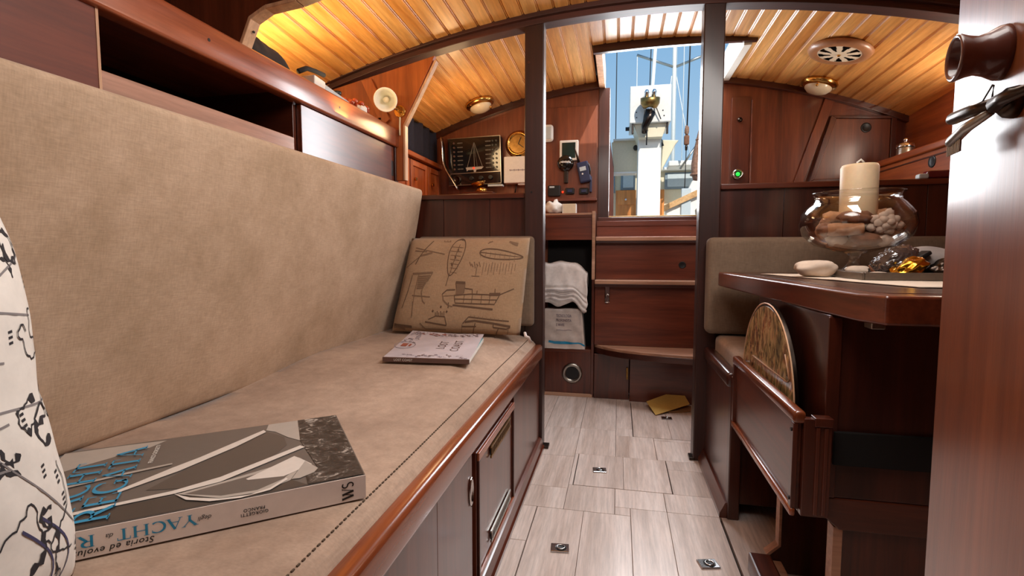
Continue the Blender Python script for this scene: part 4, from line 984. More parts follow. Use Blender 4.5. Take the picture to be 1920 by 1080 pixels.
def twf(u, v):
    x = -.425 + .25 * u
    p = [(3.02, .70), (2.97, .785), (2.93, .775), (2.905, .66), (2.897, .60), (2.894, .555)]
    k = v * 5; i = min(4, int(k)); w = k - i
    y = p[i][0] * (1 - w) + p[i + 1][0] * w; z = p[i][1] * (1 - w) + p[i + 1][1] * w
    d = sst(.66, 1, u); z -= d * .06; x += .012 * noise.noise(Vector((v * 6, u * 3, 0)))
    return (x, y + .010 * noise.noise(Vector((u * 6, v * 5, 4))) + .004 * math.sin(v * 60) * (v > .6), z + .012 * noise.noise(Vector((u * 4, v * 3, 9))) - .02 * (v == 1) * math.sin(u * 5))
bm = nb(); grid(bm, twf, 22, 40); o = obj('cloth', bm, 'towel', tw, smooth=True); k = o.modifiers.new('t', 'SOLIDIFY'); k.thickness = .006
bm = nb()
for i in range(7): ribbon(bm, [(u / 20, .70 + i * .035) for u in range(0, 15)], .006, lambda u, v: Vector(twf(u, v)) + Vector((0, -.008, 0)))
obj('stripes', bm, 'grey_ink', tw)
bm = nb(); ell(bm, (-.375, 2.97, 1.108), (.052, .04, .042), 2, .5, 3, 2.2); tag(obj('plastic_bag', bm, 'paper', None, smooth=True, loc=(-.37, 2.97, 1.072)), 'crumpled white bag on the worktop left of the clear box', 'bag')
cx = thing('clear_box', 'small clear box on the worktop below the switches', 'box', (-.285, 2.97, 1.07))
for d in ((-.325, -.320, 2.94, 3.0, 1.071, 1.128), (-.250, -.245, 2.94, 3.0, 1.071, 1.128), (-.32, -.25, 2.94, 2.944, 1.071, 1.128), (-.32, -.25, 2.996, 3.0, 1.071, 1.128), (-.32, -.25, 2.944, 2.996, 1.071, 1.075)): bx('wall', d, 'paper' if d[5] > 1.1 and d[3] - d[2] > .01 else 'lens', cx, .0005)
bx('contents', (-.315, -.255, 2.946, 2.994, 1.076, 1.105), 'brown_ink', cx)

# companionway steps
stp = thing('companionway_steps', 'dark mahogany companionway steps with pale worn treads', 'steps', (.15, 2.95, 0))
SX0, SX1 = -.130, .435
bx('kick_panel', (SX0, .068, 2.905, 2.92, 0, .262), 'mahog_z', stp); bx('kick_panel', (.072, SX1 + .03, 2.88, 2.90, 0, .262), 'mahog_x', stp)
bx('riser', (SX0, SX1, 2.900, 2.918, .315, .655), 'step_x', stp, .002); bx('riser', (SX0, SX1, 2.965, 2.98, .690, .902), 'step_x', stp, .002); bx('riser', (SX0, SX1, 3.03, 3.046, .935, 1.03), 'step_x', stp, .002)
cv = [(SX0, 2.925), (-.10, 2.88), (-.05, 2.825), (.02, 2.775), (.12, 2.735), (.25, 2.700), (SX1, 2.675)]
pr('tread', cv + [(SX1, 2.93), (SX0, 2.93)], 'z', .285, .314, 'tread', stp, .003)
pr('tread_edge', [(x, y - .002) for x, y in cv] + [(x, y + .015) for x, y in cv[::-1]], 'z', .268, .300, 'dark_x', stp, .002)
bx('tread', (SX0, SX1, 2.862, 2.985, .668, .690), 'tread', stp, .003); bx('tread_edge', (SX0, SX1, 2.866, 2.90, .652, .668), 'dark_x', stp)
bx('tread', (SX0, SX1, 2.928, 3.05, .912, .935), 'tread', stp, .003); bx('tread_edge', (SX0, SX1, 2.933, 2.965, .898, .912), 'dark_x', stp)
bx('sill_board', (SX0, SX1, 3.018, 3.045, 1.0, 1.03), 'step_x', stp)
lt('finger_hole', [(0, .001), (.016, .001), (.020, .002), (.020, 0)], (.352, 2.965, .775), (0, -1, 0), 'black', stp)
bm = nb(); rbox(bm, -.074, -.046, 2.893, 2.901, .56, .655, .003, 2, 0); lp = obj('catch', bm, 'chrome', stp); tb('catch_ring', [(-.06 + .010 * math.cos(a * .5), 2.888, .585 + .024 * math.sin(a * .5)) for a in range(13)], .0035, 'chrome', lp, 8, True)
bx('pull', (.052, .064, 2.895, 2.906, .12, .19), 'brass_dull', stp, .002)
bm = nb(); prism(bm, [(.16, 2.78), (.20, 2.645), (.385, 2.78), (.37, 2.865), (.27, 2.868)], 'z', 0, .002)
for v in bm.verts: v.co.z += .004 + max(0, (v.co.y - 2.66)) * .24
en = obj('envelope', bm, 'yellow', None, loc=(.25, 2.7, .004)); tag(en, 'yellow envelope leaning on the foot of the companionway steps', 'envelope')
bm = nb(); prism(bm, [(.27, 2.70), (.385, 2.74), (.40, 2.83), (.33, 2.85), (.28, 2.80)], 'z', .0015, .010); tag(obj('brown_packet', bm, 'brownpaper', None, .001, loc=(.33, 2.77, .0015)), 'flat brown packet under the yellow envelope', 'packet')

# ------------------------------------------------------------------ galley side (starboard quarter)
gp = thing('galley_bulkhead_panel', 'brown bulkhead panel with slanted cupboard door at the galley side', 'panel', (1.0, 3.04, 1.1))
bx('upright', (.60, .70, 3.025, 3.05, 1.0, 1.70), 'mahog_z', gp, .003); bx('moulding', (.70, .708, 3.018, 3.05, 1.0, 1.68), 'step_x', gp, .003)
cd = pr('cupboard_door', [(1.03, 1.24), (1.385, 1.24), (1.385, 1.545), (1.125, 1.560)], 'y', 3.036, 3.05, 'back_z', gp, .003)
for pts in ([(1.005, 1.225), (1.03, 1.24), (1.125, 1.56), (1.10, 1.575)], [(1.10, 1.575), (1.125, 1.56), (1.385, 1.545), (1.41, 1.558)], [(1.385, 1.24), (1.41, 1.225), (1.41, 1.558), (1.385, 1.545)], [(1.005, 1.225), (1.41, 1.225), (1.385, 1.24), (1.03, 1.24)]): pr('frame', pts, 'y', 3.026, 3.05, 'mahog_z', cd, .002)
lt('finger_hole', [(0, .001), (.018, .001), (.024, .004), (.026, 0)], (1.27, 3.036, 1.505), (0, -1, 0), 'black', cd)
pr('brace', [(.90, 1.12), (.945, 1.12), (1.12, 1.66), (1.07, 1.67)], 'y', 3.040, 3.05, 'galley_z', gp, .002)
lt('latch_knob', [(0, 0), (.010, 0), (.013, .008), (0, .012)], (.642, 3.025, 1.575), (0, -1, 0), 'bronze', gp)
gs = thing('green_switch', 'chrome push switch glowing green beside the right post', 'switch', (.672, 3.0, 1.245))
lt('bezel', [(0, 0), (.028, 0), (.028, .02), (.020, .024), (.018, .018)], (.638, 3.025, 1.278), (0, -1, 0), 'chrome', gs); lt('ring', [(.011, .019), (.018, .019)], (.638, 3.025, 1.278), (0, -1, 0), 'black', gs); lt('lamp', [(.011, .018), (.007, .023), (0, .025)], (.638, 3.025, 1.278), (0, -1, 0), 'green_led', gs)
hs2 = thing('hull_shelf', 'orange teak shelf along the galley hull with a finger hole', 'shelf', (1.35, 2.5, 1.1))
bx('front', (1.25, 1.268, 1.9, 3.04, 1.08, 1.262), 'nav_y', hs2, .002); bm = nb(); rbox(bm, 1.236, 1.285, 1.9, 3.04, 1.262, 1.292, .006, 3, 0); obj('rail', bm, 'nav_y', hs2, smooth=True); bx('board', (1.27, 1.46, 1.9, 3.04, 1.235, 1.252), 'nav_y', hs2)
lt('finger_hole', [(0, .001), (.016, .001), (.023, .004), (.025, 0)], (1.25, 2.395, 1.218), (-1, 0, 0), 'black', hs2); bx('moulding', (1.246, 1.25, 1.9, 3.04, 1.238, 1.244), 'dark_y', hs2, .001)
wn = struct(bx('window_1', (1.452, 1.47, 2.22, 2.25, 1.25, 1.47), 'hatchwood'))
for d in ((1.452, 1.47, 2.62, 2.65, 1.25, 1.47), (1.452, 1.47, 2.25, 2.62, 1.46, 1.49), (1.452, 1.47, 2.25, 2.62, 1.24, 1.26)): bx('frame', d, 'hatchwood', wn)
bx('pane', (1.50, 1.506, 2.25, 2.62, 1.26, 1.46), 'pane', wn, 0)
cn = thing('canister', 'small silver canister with lid on the galley hull shelf', 'canister', (1.30, 2.62, 1.25))
cl = (1.345, 2.80, 1.252)
lt('body', [(0, 0), (.034, 0), (.036, .004), (.036, .095), (.033, .1), (0, .1)], cl, (0, 0, 1), 'steel', cn); lt('lid', [(.038, .1), (.038, .112), (.028, .12), (.008, .122), (.008, .128), (.012, .134), (.010, .142), (0, .144)], cl, (0, 0, 1), 'chrome', cn)
bm = nb(); ell(bm, (1.34, 2.70, 1.266), (.03, .035, .014), 4, .4); tag(obj('steel_lid', bm, 'steel', None, smooth=True, loc=(1.34, 2.70, 1.252)), 'small crumpled metal lid next to the canister', 'lid')
rb = thing('red_case', 'dark red lacquered case on the low bulkhead cap beside the door', 'case', (1.15, 2.14, 1.115))
bm = nb(); prism(bm, [(1.085, 1.116), (1.22, 1.116), (1.22, 1.146), (1.098, 1.146)], 'y', 2.12, 2.16); obj('body', bm, 'redlac', rb, .008, seg=3); bx('end_cap', (1.068, 1.10, 2.118, 2.15, 1.1155, 1.134), 'palegrey', rb, .006)

# ------------------------------------------------------------------ dinette bench
bn_ = thing('bench', 'dark mahogany bench base beyond the table, at the right post', 'bench', (.8, 1.9, 0))
bx('front_panel', (.352, .372, 1.665, 2.10, .045, .43), 'mahog_z', bn_); bx('side_panel', (.372, 1.30, 1.665, 1.685, .045, .43), 'dark_z', bn_); bx('corner_post', (.350, .385, 1.645, 1.685, 0, .462), 'dark_z', bn_, .004)
bm = nb(); rbox(bm, .338, .378, 1.655, 2.10, .425, .472, .010, 3, 0); obj('rail', bm, 'dark_y', bn_, smooth=True); bx('seat_board', (.372, 1.30, 1.67, 2.12, .41, .43), 'dark_x', bn_)
bm = nb(); prism(bm, [(.356, 0), (.328, 0), (.328, .014), (.336, .03), (.345, .05), (.356, .05)], 'y', 1.655, 2.10); obj('skirting', bm, 'mahog_y', bn_)
bx('inner_rail', (.372, .378, 1.70, 2.08, .05, .07), 'shelf_y', bn_)
bm = nb(); rbox(bm, .378, 1.25, 1.69, 2.10, .431, .525, .022, 4, 6); tag(obj('bench_cushion', bm, 'linen2', None, smooth=True, loc=(.8, 1.9, .431)), 'pale beige seat cushion on the bench beyond the table', 'cushion')
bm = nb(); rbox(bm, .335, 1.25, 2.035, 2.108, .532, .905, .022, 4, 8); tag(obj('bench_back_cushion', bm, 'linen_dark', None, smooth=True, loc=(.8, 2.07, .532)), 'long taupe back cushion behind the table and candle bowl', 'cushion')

# ------------------------------------------------------------------ table
tb_ = thing('saloon_table', 'dark mahogany saloon table on a boxed pedestal with a side rack', 'table', (.75, 1.5, 0))
TZ = .775
top = [(.362, 1.975), (.425, 1.02), (.448, .965), (1.15, .965), (1.15, 1.975)]
pr('tabletop', top, 'z', TZ - .052, TZ, 'mahog_y', tb_, .006)
pr('inner_top', [(.40, 1.955), (.462, 1.05), (.475, 1.02), (1.12, 1.02), (1.12, 1.955)], 'z', TZ - .001, TZ + .001, 'dark_y', tb_, .0005)
bx('pedestal', (.42, .70, 1.115, 1.64, .344, TZ - .052), 'dark_z', tb_, .004)
pr('pedestal_foot_block', [(.42, .344), (.42, .306), (.454, .276), (.69, .276), (.70, .306), (.70, .344)], 'y', 1.115, 1.64, 'mahog_x', tb_, .003)
bx('corner_strip', (.416, .441, 1.110, 1.115, .346, TZ - .056), 'mahog_z', tb_, .002)
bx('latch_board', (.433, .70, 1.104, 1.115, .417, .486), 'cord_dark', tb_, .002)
for (ya, yb) in ((1.39, 1.412),):
    p = pr('leg', [(.40, 0), (.40, .045), (.43, .075), (.43, .29), (.60, .29), (.60, 0)], 'y', ya, yb, 'dark_z', tb_, .002)
    pr('edge_strip', [(.40, .045), (.43, .075), (.43, .29), (.423, .29), (.423, .078), (.394, .05)], 'y', ya - .003, yb + .003, 'tread', p, .001)
p = bx('leg', (.463, .68, 1.125, 1.145, 0, .28), 'mahog_z', tb_, .002)
bx('edge_strip', (.445, .463, 1.120, 1.150, 0, .28), 'tread', p, .001)
bm = nb(); rbox(bm, .350, .405, 1.20, 1.388, 0, .052, .005, 2, 0); obj('foot', bm, 'mahog_y', tb_)
bx('foot_rail', (.408, .432, 1.20, 1.388, 0, .036), 'tread', tb_, .003)
# rack on the aisle side
rk = bx('rack_panel', (.358, .3685, 1.092, 1.628, .323, .517), 'mahog_y', tb_, .002)
bm = nb(); rbox(bm, .349, .373, 1.081, 1.638, .505, .531, .007, 3, 0); obj('rack_rail', bm, 'rail_y', rk, smooth=True)
bm = nb(); rbox(bm, .349, .360, 1.084, 1.634, .311, .329, .004, 2, 0); obj('rack_rail', bm, 'rail_y', rk, smooth=True)
bx('rack_stile', (.350, .360, 1.084, 1.101, .329, .506), 'mahog_z', rk, .002); bx('rack_stile', (.350, .360, 1.617, 1.634, .329, .506), 'mahog_z', rk, .002)
for z in (.346, .490): disc(bm := nb(), (.350, 1.094, z), (-1, 0, 0), .004, .002, 10); obj('screw_plug', bm, 'black', rk)
bx('rack_end', (.3685, .42, 1.081, 1.097, .315, .517), 'mahog_z', tb_); bx('rack_end', (.3685, .42, 1.620, 1.634, .315, .517), 'mahog_z', tb_); bx('rack_bottom', (.3685, .42, 1.097, 1.620, .315, .327), 'dark_y', tb_); bx('rack_ledge', (.386, .42, 1.075, 1.10, .503, .521), 'mahog_z', tb_)
for k in range(2): bx('rack_rib', (.390 + k * .015, .398 + k * .015, 1.077, 1.082, .32, .502), 'mahog_z', tb_, .002)
bm = nb(); rbox(bm, .44, .462, 1.20, 1.25, TZ - .068, TZ - .052, .003, 2, 0); obj('bolt_catch', bm, 'chrome', tb_); bx('hinge', (.452, .475, 1.02, 1.05, TZ - .066, TZ - .052), 'steel', tb_)

# arched painted board in the rack
ab = thing('arched_board', 'arched painted board with gold edge standing in the table rack', 'board', (.39, 1.43, .328))
yc, zc, rr_ = 1.427, .4815, .233
ap = [(yc + rr_ * math.cos(a), zc + rr_ * math.sin(a)) for a in [math.pi * i / 30 for i in range(31)]] + [(yc - rr_, .329), (yc + rr_, .329)]
pr('board', ap, 'x', .386, .396, 'bronze', ab, .001); pr('picture', [(yc + (y - yc) * .965, zc + (z - zc) * .965 if z > zc else z) for y, z in ap], 'x', .3845, .387, 'painted', ab, .0005)
tb('gold_edge', [(.386, yc + rr_ * .995 * math.cos(a), zc + rr_ * .995 * math.sin(a)) for a in [math.pi * i / 30 for i in range(31)]], .0022, 'edge', ab, 6)
tb('painted_line', [(.383, 1.543, .551), (.383, 1.243, .551), (.383, 1.226, .56), (.383, 1.26, .611)], .0019, 'edge', ab, 6)

# things on the table
rn = thing('table_runner', 'cream cloth runner across the table under the stone and tray', 'runner', (.75, 1.5, TZ))
def rnf(u, v): 
    a = Vector((.452, 1.76)); b = Vector((.60, 1.165)); c = Vector((1.02, 1.165)); d = Vector((1.05, 1.80))
    p = (a * (1 - u) + d * u) * (1 - v) + (b * (1 - u) + c * u) * v
    return (p.x, p.y, TZ + .0022 + .0016 * abs(noise.noise(Vector((u * 6, v * 6, 3)))))
bm = nb(); grid(bm, rnf, 24, 24); o = obj('cloth', bm, 'tablecloth', rn, smooth=True); k = o.modifiers.new('t', 'SOLIDIFY'); k.thickness = .0018; k.offset = -1
st_ = nb(); ell(st_, (.545, 1.56, TZ + .0275), (.058, .035, .026), 11, .22, 4, 1.3); tag(obj('stone', st_, 'stone', None, smooth=True, loc=(.545, 1.56, TZ)), 'smooth pale stone on the runner left of the glass bowl', 'stone')
# glass bowl
bc = Vector((.715, 1.745, TZ + .004))
bw = thing('glass_bowl', 'footed clear glass bowl filled with driftwood and a candle', 'bowl', tuple(bc))
K = 1.12
prof = [(0, 0), (.050, 0), (.052, .003), (.040, .009), (.022, .022), (.014, .036), (.013, .048), (.020, .058), (.05, .066), (.10, .080), (.132, .108), (.142, .138), (.137, .168), (.118, .192), (.106, .202), (.104, .214), (.111, .222), (.113, .225), (.110, .226), (.101, .216), (.102, .202), (.115, .188), (.133, .166), (.138, .138), (.128, .111), (.097, .084), (.05, .070), (0, .066)]
lt('glass', [(r * K * .97, h * K) for r, h in prof], bc, (0, 0, 1), 'glass', bw, 64)
cd_ = thing('candle', 'thick ivory pillar candle standing in the glass bowl', 'candle', (bc.x, bc.y, bc.z + .14))
lt('wax', [(0, 0), (.048, 0), (.050, .004), (.050, .178), (.046, .186), (.04, .182), (0, .180)], (bc.x + .005, bc.y, bc.z + .150), (-.01, 0, 1), 'wax', cd_, 40)
tb('wick', [(bc.x, bc.y, bc.z + .328), (bc.x - .004, bc.y, bc.z + .344), (bc.x + .006, bc.y, bc.z + .352), (bc.x + .014, bc.y, bc.z + .344), (bc.x + .012, bc.y, bc.z + .333)], .0032, 'paper', cd_)
r5 = random.Random(12)
spots = [('driftwood', (-.05, -.06, .128), (.044, .018, .018), 'cork', 'pale cut driftwood stick lying at the bowl front'), ('driftwood', (-.02, -.05, .160), (.052, .03, .020), 'cork2', 'brown rounded bark piece on top of the bowl filling'), ('driftwood', (0, -.065, .100), (.042, .02, .018), 'cork2', 'carved brown chunk at the bottom front of the bowl'), ('driftwood', (.055, -.04, .118), (.05, .018, .016), 'cork', 'flat wood chip at the right of the bowl'), ('driftwood', (-.055, -.02, .10), (.03, .03, .022), 'stone', 'pale pebble-like piece low at the left of the bowl'), ('driftwood', (.03, .03, .13), (.06, .04, .034), 'cork2', 'brown lump at the back of the bowl'), ('driftwood', (-.045, .035, .125), (.05, .035, .04), 'cork', 'tan lump at the back left of the bowl'), ('driftwood', (.075, .01, .142), (.03, .035, .026), 'cork', 'tan lump at the right edge of the bowl'), ('driftwood', (.045, -.055, .098), (.03, .02, .016), 'coral', 'pale sliver low at the right of the bowl'), ('driftwood', (.082, -.035, .132), (.024, .026, .022), 'cork2', 'dark brown chunk at the far right wall of the bowl'), ('driftwood', (-.088, -.03, .128), (.022, .026, .022), 'cork2', 'dark brown chunk at the left wall of the bowl'), ('driftwood', (-.02, .0, .088), (.06, .05, .018), 'cork', 'broad tan flake lying on the bottom of the bowl'), ('driftwood', (.06, -.01, .165), (.03, .03, .024), 'cork', 'tan knob behind the dried flower in the bowl'), ('driftwood', (-.06, .0, .162), (.034, .03, .022), 'cork', 'tan rounded chip at the upper left of the bowl filling')]
for i, (nm, p, rad, mt, lb) in enumerate(spots):
    bm = nb()
    from mathutils import Euler
    if i == 0:
        m_ = axis_m(bc + Vector(p) * 1.08, (.97, -.2, .03)); lathe(bm, [(0, -.045), (.017, -.045), (.020, -.03), (.018, .04), (.016, .046), (0, .046)], (0, 0, 0), (0, 0, 1), 12); bmesh.ops.transform(bm, matrix=m_, verts=bm.verts)
    else: ell(bm, bc + Vector(p) * 1.08, rad, i * 3, .35, 3, 1.8, Euler((0, r5.uniform(-.3, .3), r5.uniform(-.6, .6))))
    tag(obj(nm, bm, mt, None, smooth=True, loc=tuple(bc + Vector(p))), lb, 'driftwood', 'driftwood in the glass bowl')
fw = thing('dried_flower', 'pale ruffled dried flower in the glass bowl beside the candle', 'flower', tuple(bc + Vector((.05, -.07, .16))))
fcx = bc + Vector((.048, -.058, .158))
for k in range(14):
    a = k * 2.4; rr2 = .008 + .0024 * k
    bm = nb(); ell(bm, fcx + Vector((rr2 * math.cos(a), -.004 - .018 * (1 - k / 14), rr2 * math.sin(a) * .85)), (.014, .009, .012), k, .5, 2, 2); obj('petal', bm, 'coral', fw, smooth=True)
# tray with curios
ty = thing('tray', 'long pewter tray with a raised lip on the table beside the door', 'tray', (.81, 1.5, TZ))
tx0, tx1, ty0, ty1 = .595, 1.03, 1.395, 1.62
bx('tray_base', (tx0, tx1, ty0, ty1, TZ + .0055, TZ + .009), 'tray', ty, .002)
for d in ((tx0, tx1, ty0 - .006, ty0, TZ + .0055, TZ + .024), (tx0, tx1, ty1, ty1 + .006, TZ + .0055, TZ + .024), (tx0 - .006, tx0, ty0 - .006, ty1 + .006, TZ + .0055, TZ + .024), (tx1, tx1 + .006, ty0 - .006, ty1 + .006, TZ + .0055, TZ + .024)): bx('lip', d, 'tray', ty, .002)
from mathutils import Euler
ah = thing('knobbly_shell', 'dark shiny knobbly shell resting tilted on the tray', 'shell', (.69, 1.49, TZ + .01))
bm = nb(); r = bmesh.ops.create_icosphere(bm, subdivisions=5, radius=1); rt = Euler((0, R(-33), R(10))).to_matrix().to_4x4(); mm = Matrix.Translation((.704, 1.49, TZ + .046)) @ rt
for v in r['verts']:
    c = v.co; k = 1 + (.22 * max(0, noise.noise(c * 7.5)) if c.z > -.05 else 0)
    v.co = mm @ Vector((c.x * .058 * k, c.y * .045 * k, (c.z * .036 if c.z > 0 else c.z * .012) * k))
obj('shell_body', bm, 'shell', ah, smooth=True)
bm = nb(); mm2 = mm @ Matrix.Translation((.006, -.004, -.014)); rbox(bm, -.062, .068, -.03, .03, -.006, .006, .004, 2, 0); bmesh.ops.transform(bm, matrix=mm2, verts=bm.verts); obj('shell_rim', bm, 'black', ah)
tb('stem', [(.650, 1.455, TZ + .016), (.636, 1.45, TZ + .028), (.628, 1.448, TZ + .040)], [.004, .003, .002], 'cork2', ah)
bm = nb(); ell(bm, (.712, 1.435, TZ + .032), (.044, .028, .023), 9, .35, 4, 2.2, Euler((0, R(-30), 0))); tag(obj('gold_figure', bm, 'gold', None, smooth=True, loc=(.712, 1.435, TZ + .01)), 'lump of shiny gold foil on the tray in front of the shell', 'ornament')
bm = nb(); ell(bm, (.800, 1.52, TZ + .052), (.074, .05, .036), 15, .18, 4, 1.2, Euler((0, R(6), R(-8)))); gc = obj('folded_cloth', bm, 'greycloth', None, smooth=True, loc=(.80, 1.52, TZ + .01)); tag(gc, 'bundle of pale grey striped cloth on the tray behind the gold foil', 'cloth')
bm = nb(); ell(bm, (.805, 1.442, TZ + .033), (.052, .03, .028), 19, .4, 4, 3, Euler((0, R(-24), 0))); tag(obj('grey_rock', bm, 'bronze', None, smooth=True, loc=(.805, 1.442, TZ + .01)), 'rough dark grey mineral lump on the tray next to the door', 'rock')
bm = nb(); ell(bm, (.662, 1.585, TZ + .022), (.034, .02, .014), 3, .2); tag(obj('pebble', bm, 'stone', None, smooth=True, loc=(.662, 1.585, TZ + .01)), 'round pale pebble on the tray beside the bowl foot', 'pebble')
bm = nb(); ell(bm, (.640, 1.425, TZ + .016), (.034, .018, .008), 6, .2); tag(obj('pebble', bm, 'stone', None, smooth=True, loc=(.64, 1.425, TZ + .01)), 'flat pale pebble on the tray under the shell', 'pebble')

# ------------------------------------------------------------------ open cabin door at the right with knob and latch
F0 = Vector((.29, .53, 0)); wv = Vector((-.2, -.98, 0)).normalized(); nv = Vector((-.98, .2, 0)).normalized()
def DP(s, off, z): return F0 + wv * s + nv * off + Vector((0, 0, z))
dr_ = struct(obj('door_2', (lambda b: (b, [b.verts.new(DP(s, off, z)) for off in (-.028, 0) for s, z in ((0, .01), (.42, .01), (.42, 1.72), (0, 1.72))]))(nb())[0], 'door_z', None, loc=tuple(F0)))
me = dr_.data; bm = nb(); bm.from_mesh(me); bm.verts.ensure_lookup_table(); v = bm.verts
for q in ((0, 3, 2, 1), (4, 5, 6, 7), (0, 1, 5, 4), (1, 2, 6, 5), (2, 3, 7, 6), (3, 0, 4, 7)): bm.faces.new([v[i] for i in q])
bmesh.ops.recalc_face_normals(bm, faces=bm.faces); bm.to_mesh(me); bm.free()
k = dr_.modifiers.new('edge', 'BEVEL'); k.width = .002; k.segments = 2
kb = DP(.088, 0, .995)
lt('door_knob', [(r_ * .90, h_ * .94) for r_, h_ in ((0, 0), (.0215, 0), (.021, .004), (.017, .011), (.0152, .017), (.0165, .023), (.0188, .0285), (.0188, .030), (.017, .031), (.0148, .029), (.013, .011), (0, .009))], kb, nv, 'knob', dr_, 36)
lk = thing('door_latch', 'dark metal door latch with lever and hanging ring on the bright door', 'latch', tuple(DP(.112, 0, .953)))
lt('rose', [(0, 0), (.011, 0), (.010, .006), (.007, .009), (0, .010)], DP(.114, .0005, .953), nv, 'bronze', lk, 24)
tb('lever', [DP(.112, .010, .953), DP(.125, .011, .954), DP(.155, .010, .952)], [.0062, .0045, .003], 'bronze', lk, 12)
tb('bolt', [DP(.112, .010, .953), DP(.085, .014, .956), DP(.052, .015, .958), DP(.046, .015, .958)], [.0055, .0048, .0050, .0035], 'bronze', lk, 12)
tb('key', [DP(.108, .012, .949), DP(.078, .015, .945), DP(.052, .015, .940), DP(.046, .015, .939)], [.003, .0040, .0044, .003], 'steel', lk, 10)
bm = nb()
for i in range(9): box_c = DP(.044 + i * .003, .015, .9335); tube(bm, [box_c + Vector((0, 0, .005)), box_c - Vector((0, 0, .0045))], .0009, 6)
obj('key_teeth', bm, 'steel', lk)
tb('wire_ring', [DP(s_, .010, z) for s_, z in ((.080, .957), (.090, .962), (.103, .969), (.105, .968), (.104, .962), (.103, .956))], .0006, 'bronze', lk, 6)

# ------------------------------------------------------------------ cockpit and harbour seen through the companionway
ck_ = struct(bx('cockpit_floor', (-2.0, 2.5, 3.14, 7.0, .60, .66), 'white', bev=0))          # cockpit sole
cl_ = thing('cockpit_column', 'white square column in the cockpit carrying a white box', 'column', (.22, 4.3, .66))
bx('post', (.140, .318, 4.2, 4.42, .66, 1.80), 'white', cl_, .006)
pr('box_base', [(.10, 1.845), (.355, 1.845), (.318, 1.74), (.140, 1.74)], 'y', 4.12, 4.45, 'cream', cl_, .004)
bm = nb(); rbox(bm, .068, .376, 4.08, 4.50, 1.845, 2.125, .006, 2, 0); hb = obj('head_box', bm, 'white', cl_)
for q in ((.118, 1.925), (.120, 1.885), (.315, 1.93), (.325, 1.89)): disc(bm := nb(), (q[0], 4.081, q[1]), (0, -1, 0), .005, .003, 10); obj('screw', bm, 'bronze', hb)
bx('box_bracket', (.345, .36, 4.10, 4.13, 1.76, 1.845), 'bronze', cl_); bx('box_bracket', (.085, .10, 4.10, 4.13, 1.77, 1.845), 'bronze', cl_)
disc(bm := nb(), (.069, 4.2, 1.83), (-1, 0, 0), .015, .03, 14); obj('stub', bm, 'black', cl_)
lm = thing('steering_gear', 'chrome steering fitting with two pins on the white cockpit box', 'fitting', (.215, 4.05, 1.95))
for xx in (.185, .240): lt('pin', [(0, 0), (.018, 0), (.016, .05), (.020, .055), (.012, .075), (0, .08)], (xx, 4.03, 2.0), (.1, 0, 1), 'chrome', lm, 16)
lt('bowl', [(0, -.05), (.05, -.045), (.07, -.01), (.072, .03), (.06, .035), (0, .03)], (.215, 4.0, 1.975), (0, -.25, 1), 'brass_dull', lm, 28)
lt('barrel', [(0, 0), (.028, 0), (.030, .06), (.044, .065), (.046, .09), (.036, .1), (0, .1)], (.212, 3.99, 1.885), (0, -.1, 1), 'chrome', lm, 24)
tb('hose', [(.215, 4.0, 1.90), (.200, 3.99, 1.85), (.182, 4.0, 1.80), (.176, 4.03, 1.755)], [.045, .036, .028, .018], 'bronze', lm, 14)
tb('chain', [(.195, 4.0, 1.80), (.197, 4.03, 1.72), (.196, 4.04, 1.665)], .005, 'black', lm)
tb('wire', [(.262, 4.05, 1.95), (.300, 4.06, 1.86)], .004, 'bronze', lm)
hb2 = thing('cockpit_shield', 'cream moulded shield behind the left of the white column', 'shield', (.03, 4.55, 1.55))
bm = nb(); prism(bm, [(-.075, 1.795), (-.02, 1.81), (.16, 1.81), (.16, 1.53), (-.055, 1.535)], 'y', 4.5, 4.56); obj('body', bm, 'cream', hb2, .01); bx('lower_rim', (-.07, .14, 4.47, 4.6, 1.52, 1.535), 'white', hb2); bx('top_rim', (-.06, .15, 4.47, 4.56, 1.80, 1.815), 'white', hb2)
disc(bm := nb(), (.130, 4.49, 1.735), (0, -1, 0), .022, .02, 16); obj('cleat', bm, 'black', hb2)
hb3 = thing('cockpit_shield', 'cream pointed shield behind the right of the white column', 'shield', (.4, 4.55, 1.55))
bm = nb(); prism(bm, [(.31, 1.80), (.485, 1.79), (.46, 1.76), (.345, 1.535), (.31, 1.535)], 'y', 4.5, 4.56); obj('body', bm, 'cream', hb3, .01); tb('clip', [(.33, 4.48, 1.80), (.35, 4.48, 1.74)], .012, 'black', hb3)
wg = thing('mooring_post', 'dark tapered wooden mooring post at the left of the hatch view', 'post', (-.09, 4.4, .66))
bm = nb(); prism(bm, [(-.16, .66), (-.046, .66), (-.052, 1.57), (-.10, 1.90), (-.115, 1.90), (-.16, 1.6)], 'y', 4.4, 4.48); obj('shaft', bm, 'mahog_z', wg, .006)
bt = thing('neighbour_boat', 'cream cabin of the boat moored behind with grey windows and teak doors', 'boat', (.3, 5.1, .66))
bx('cabin_wall', (-.30, 1.6, 5.05, 5.15, .66, 1.63), 'cream', bt, .01); bx('roof_edge', (-.32, 1.6, 4.98, 5.2, 1.615, 1.645), 'white', bt, .01)
for xa, xb in ((.01, .145), (.42, .70)):
    w = bx('window', (xa, xb, 5.03, 5.055, 1.445, 1.60), 'greyframe', bt, .004); bx('pane', (xa + .022, xb - .016, 5.024, 5.035, 1.465, 1.585), 'palegrey', w, .002)
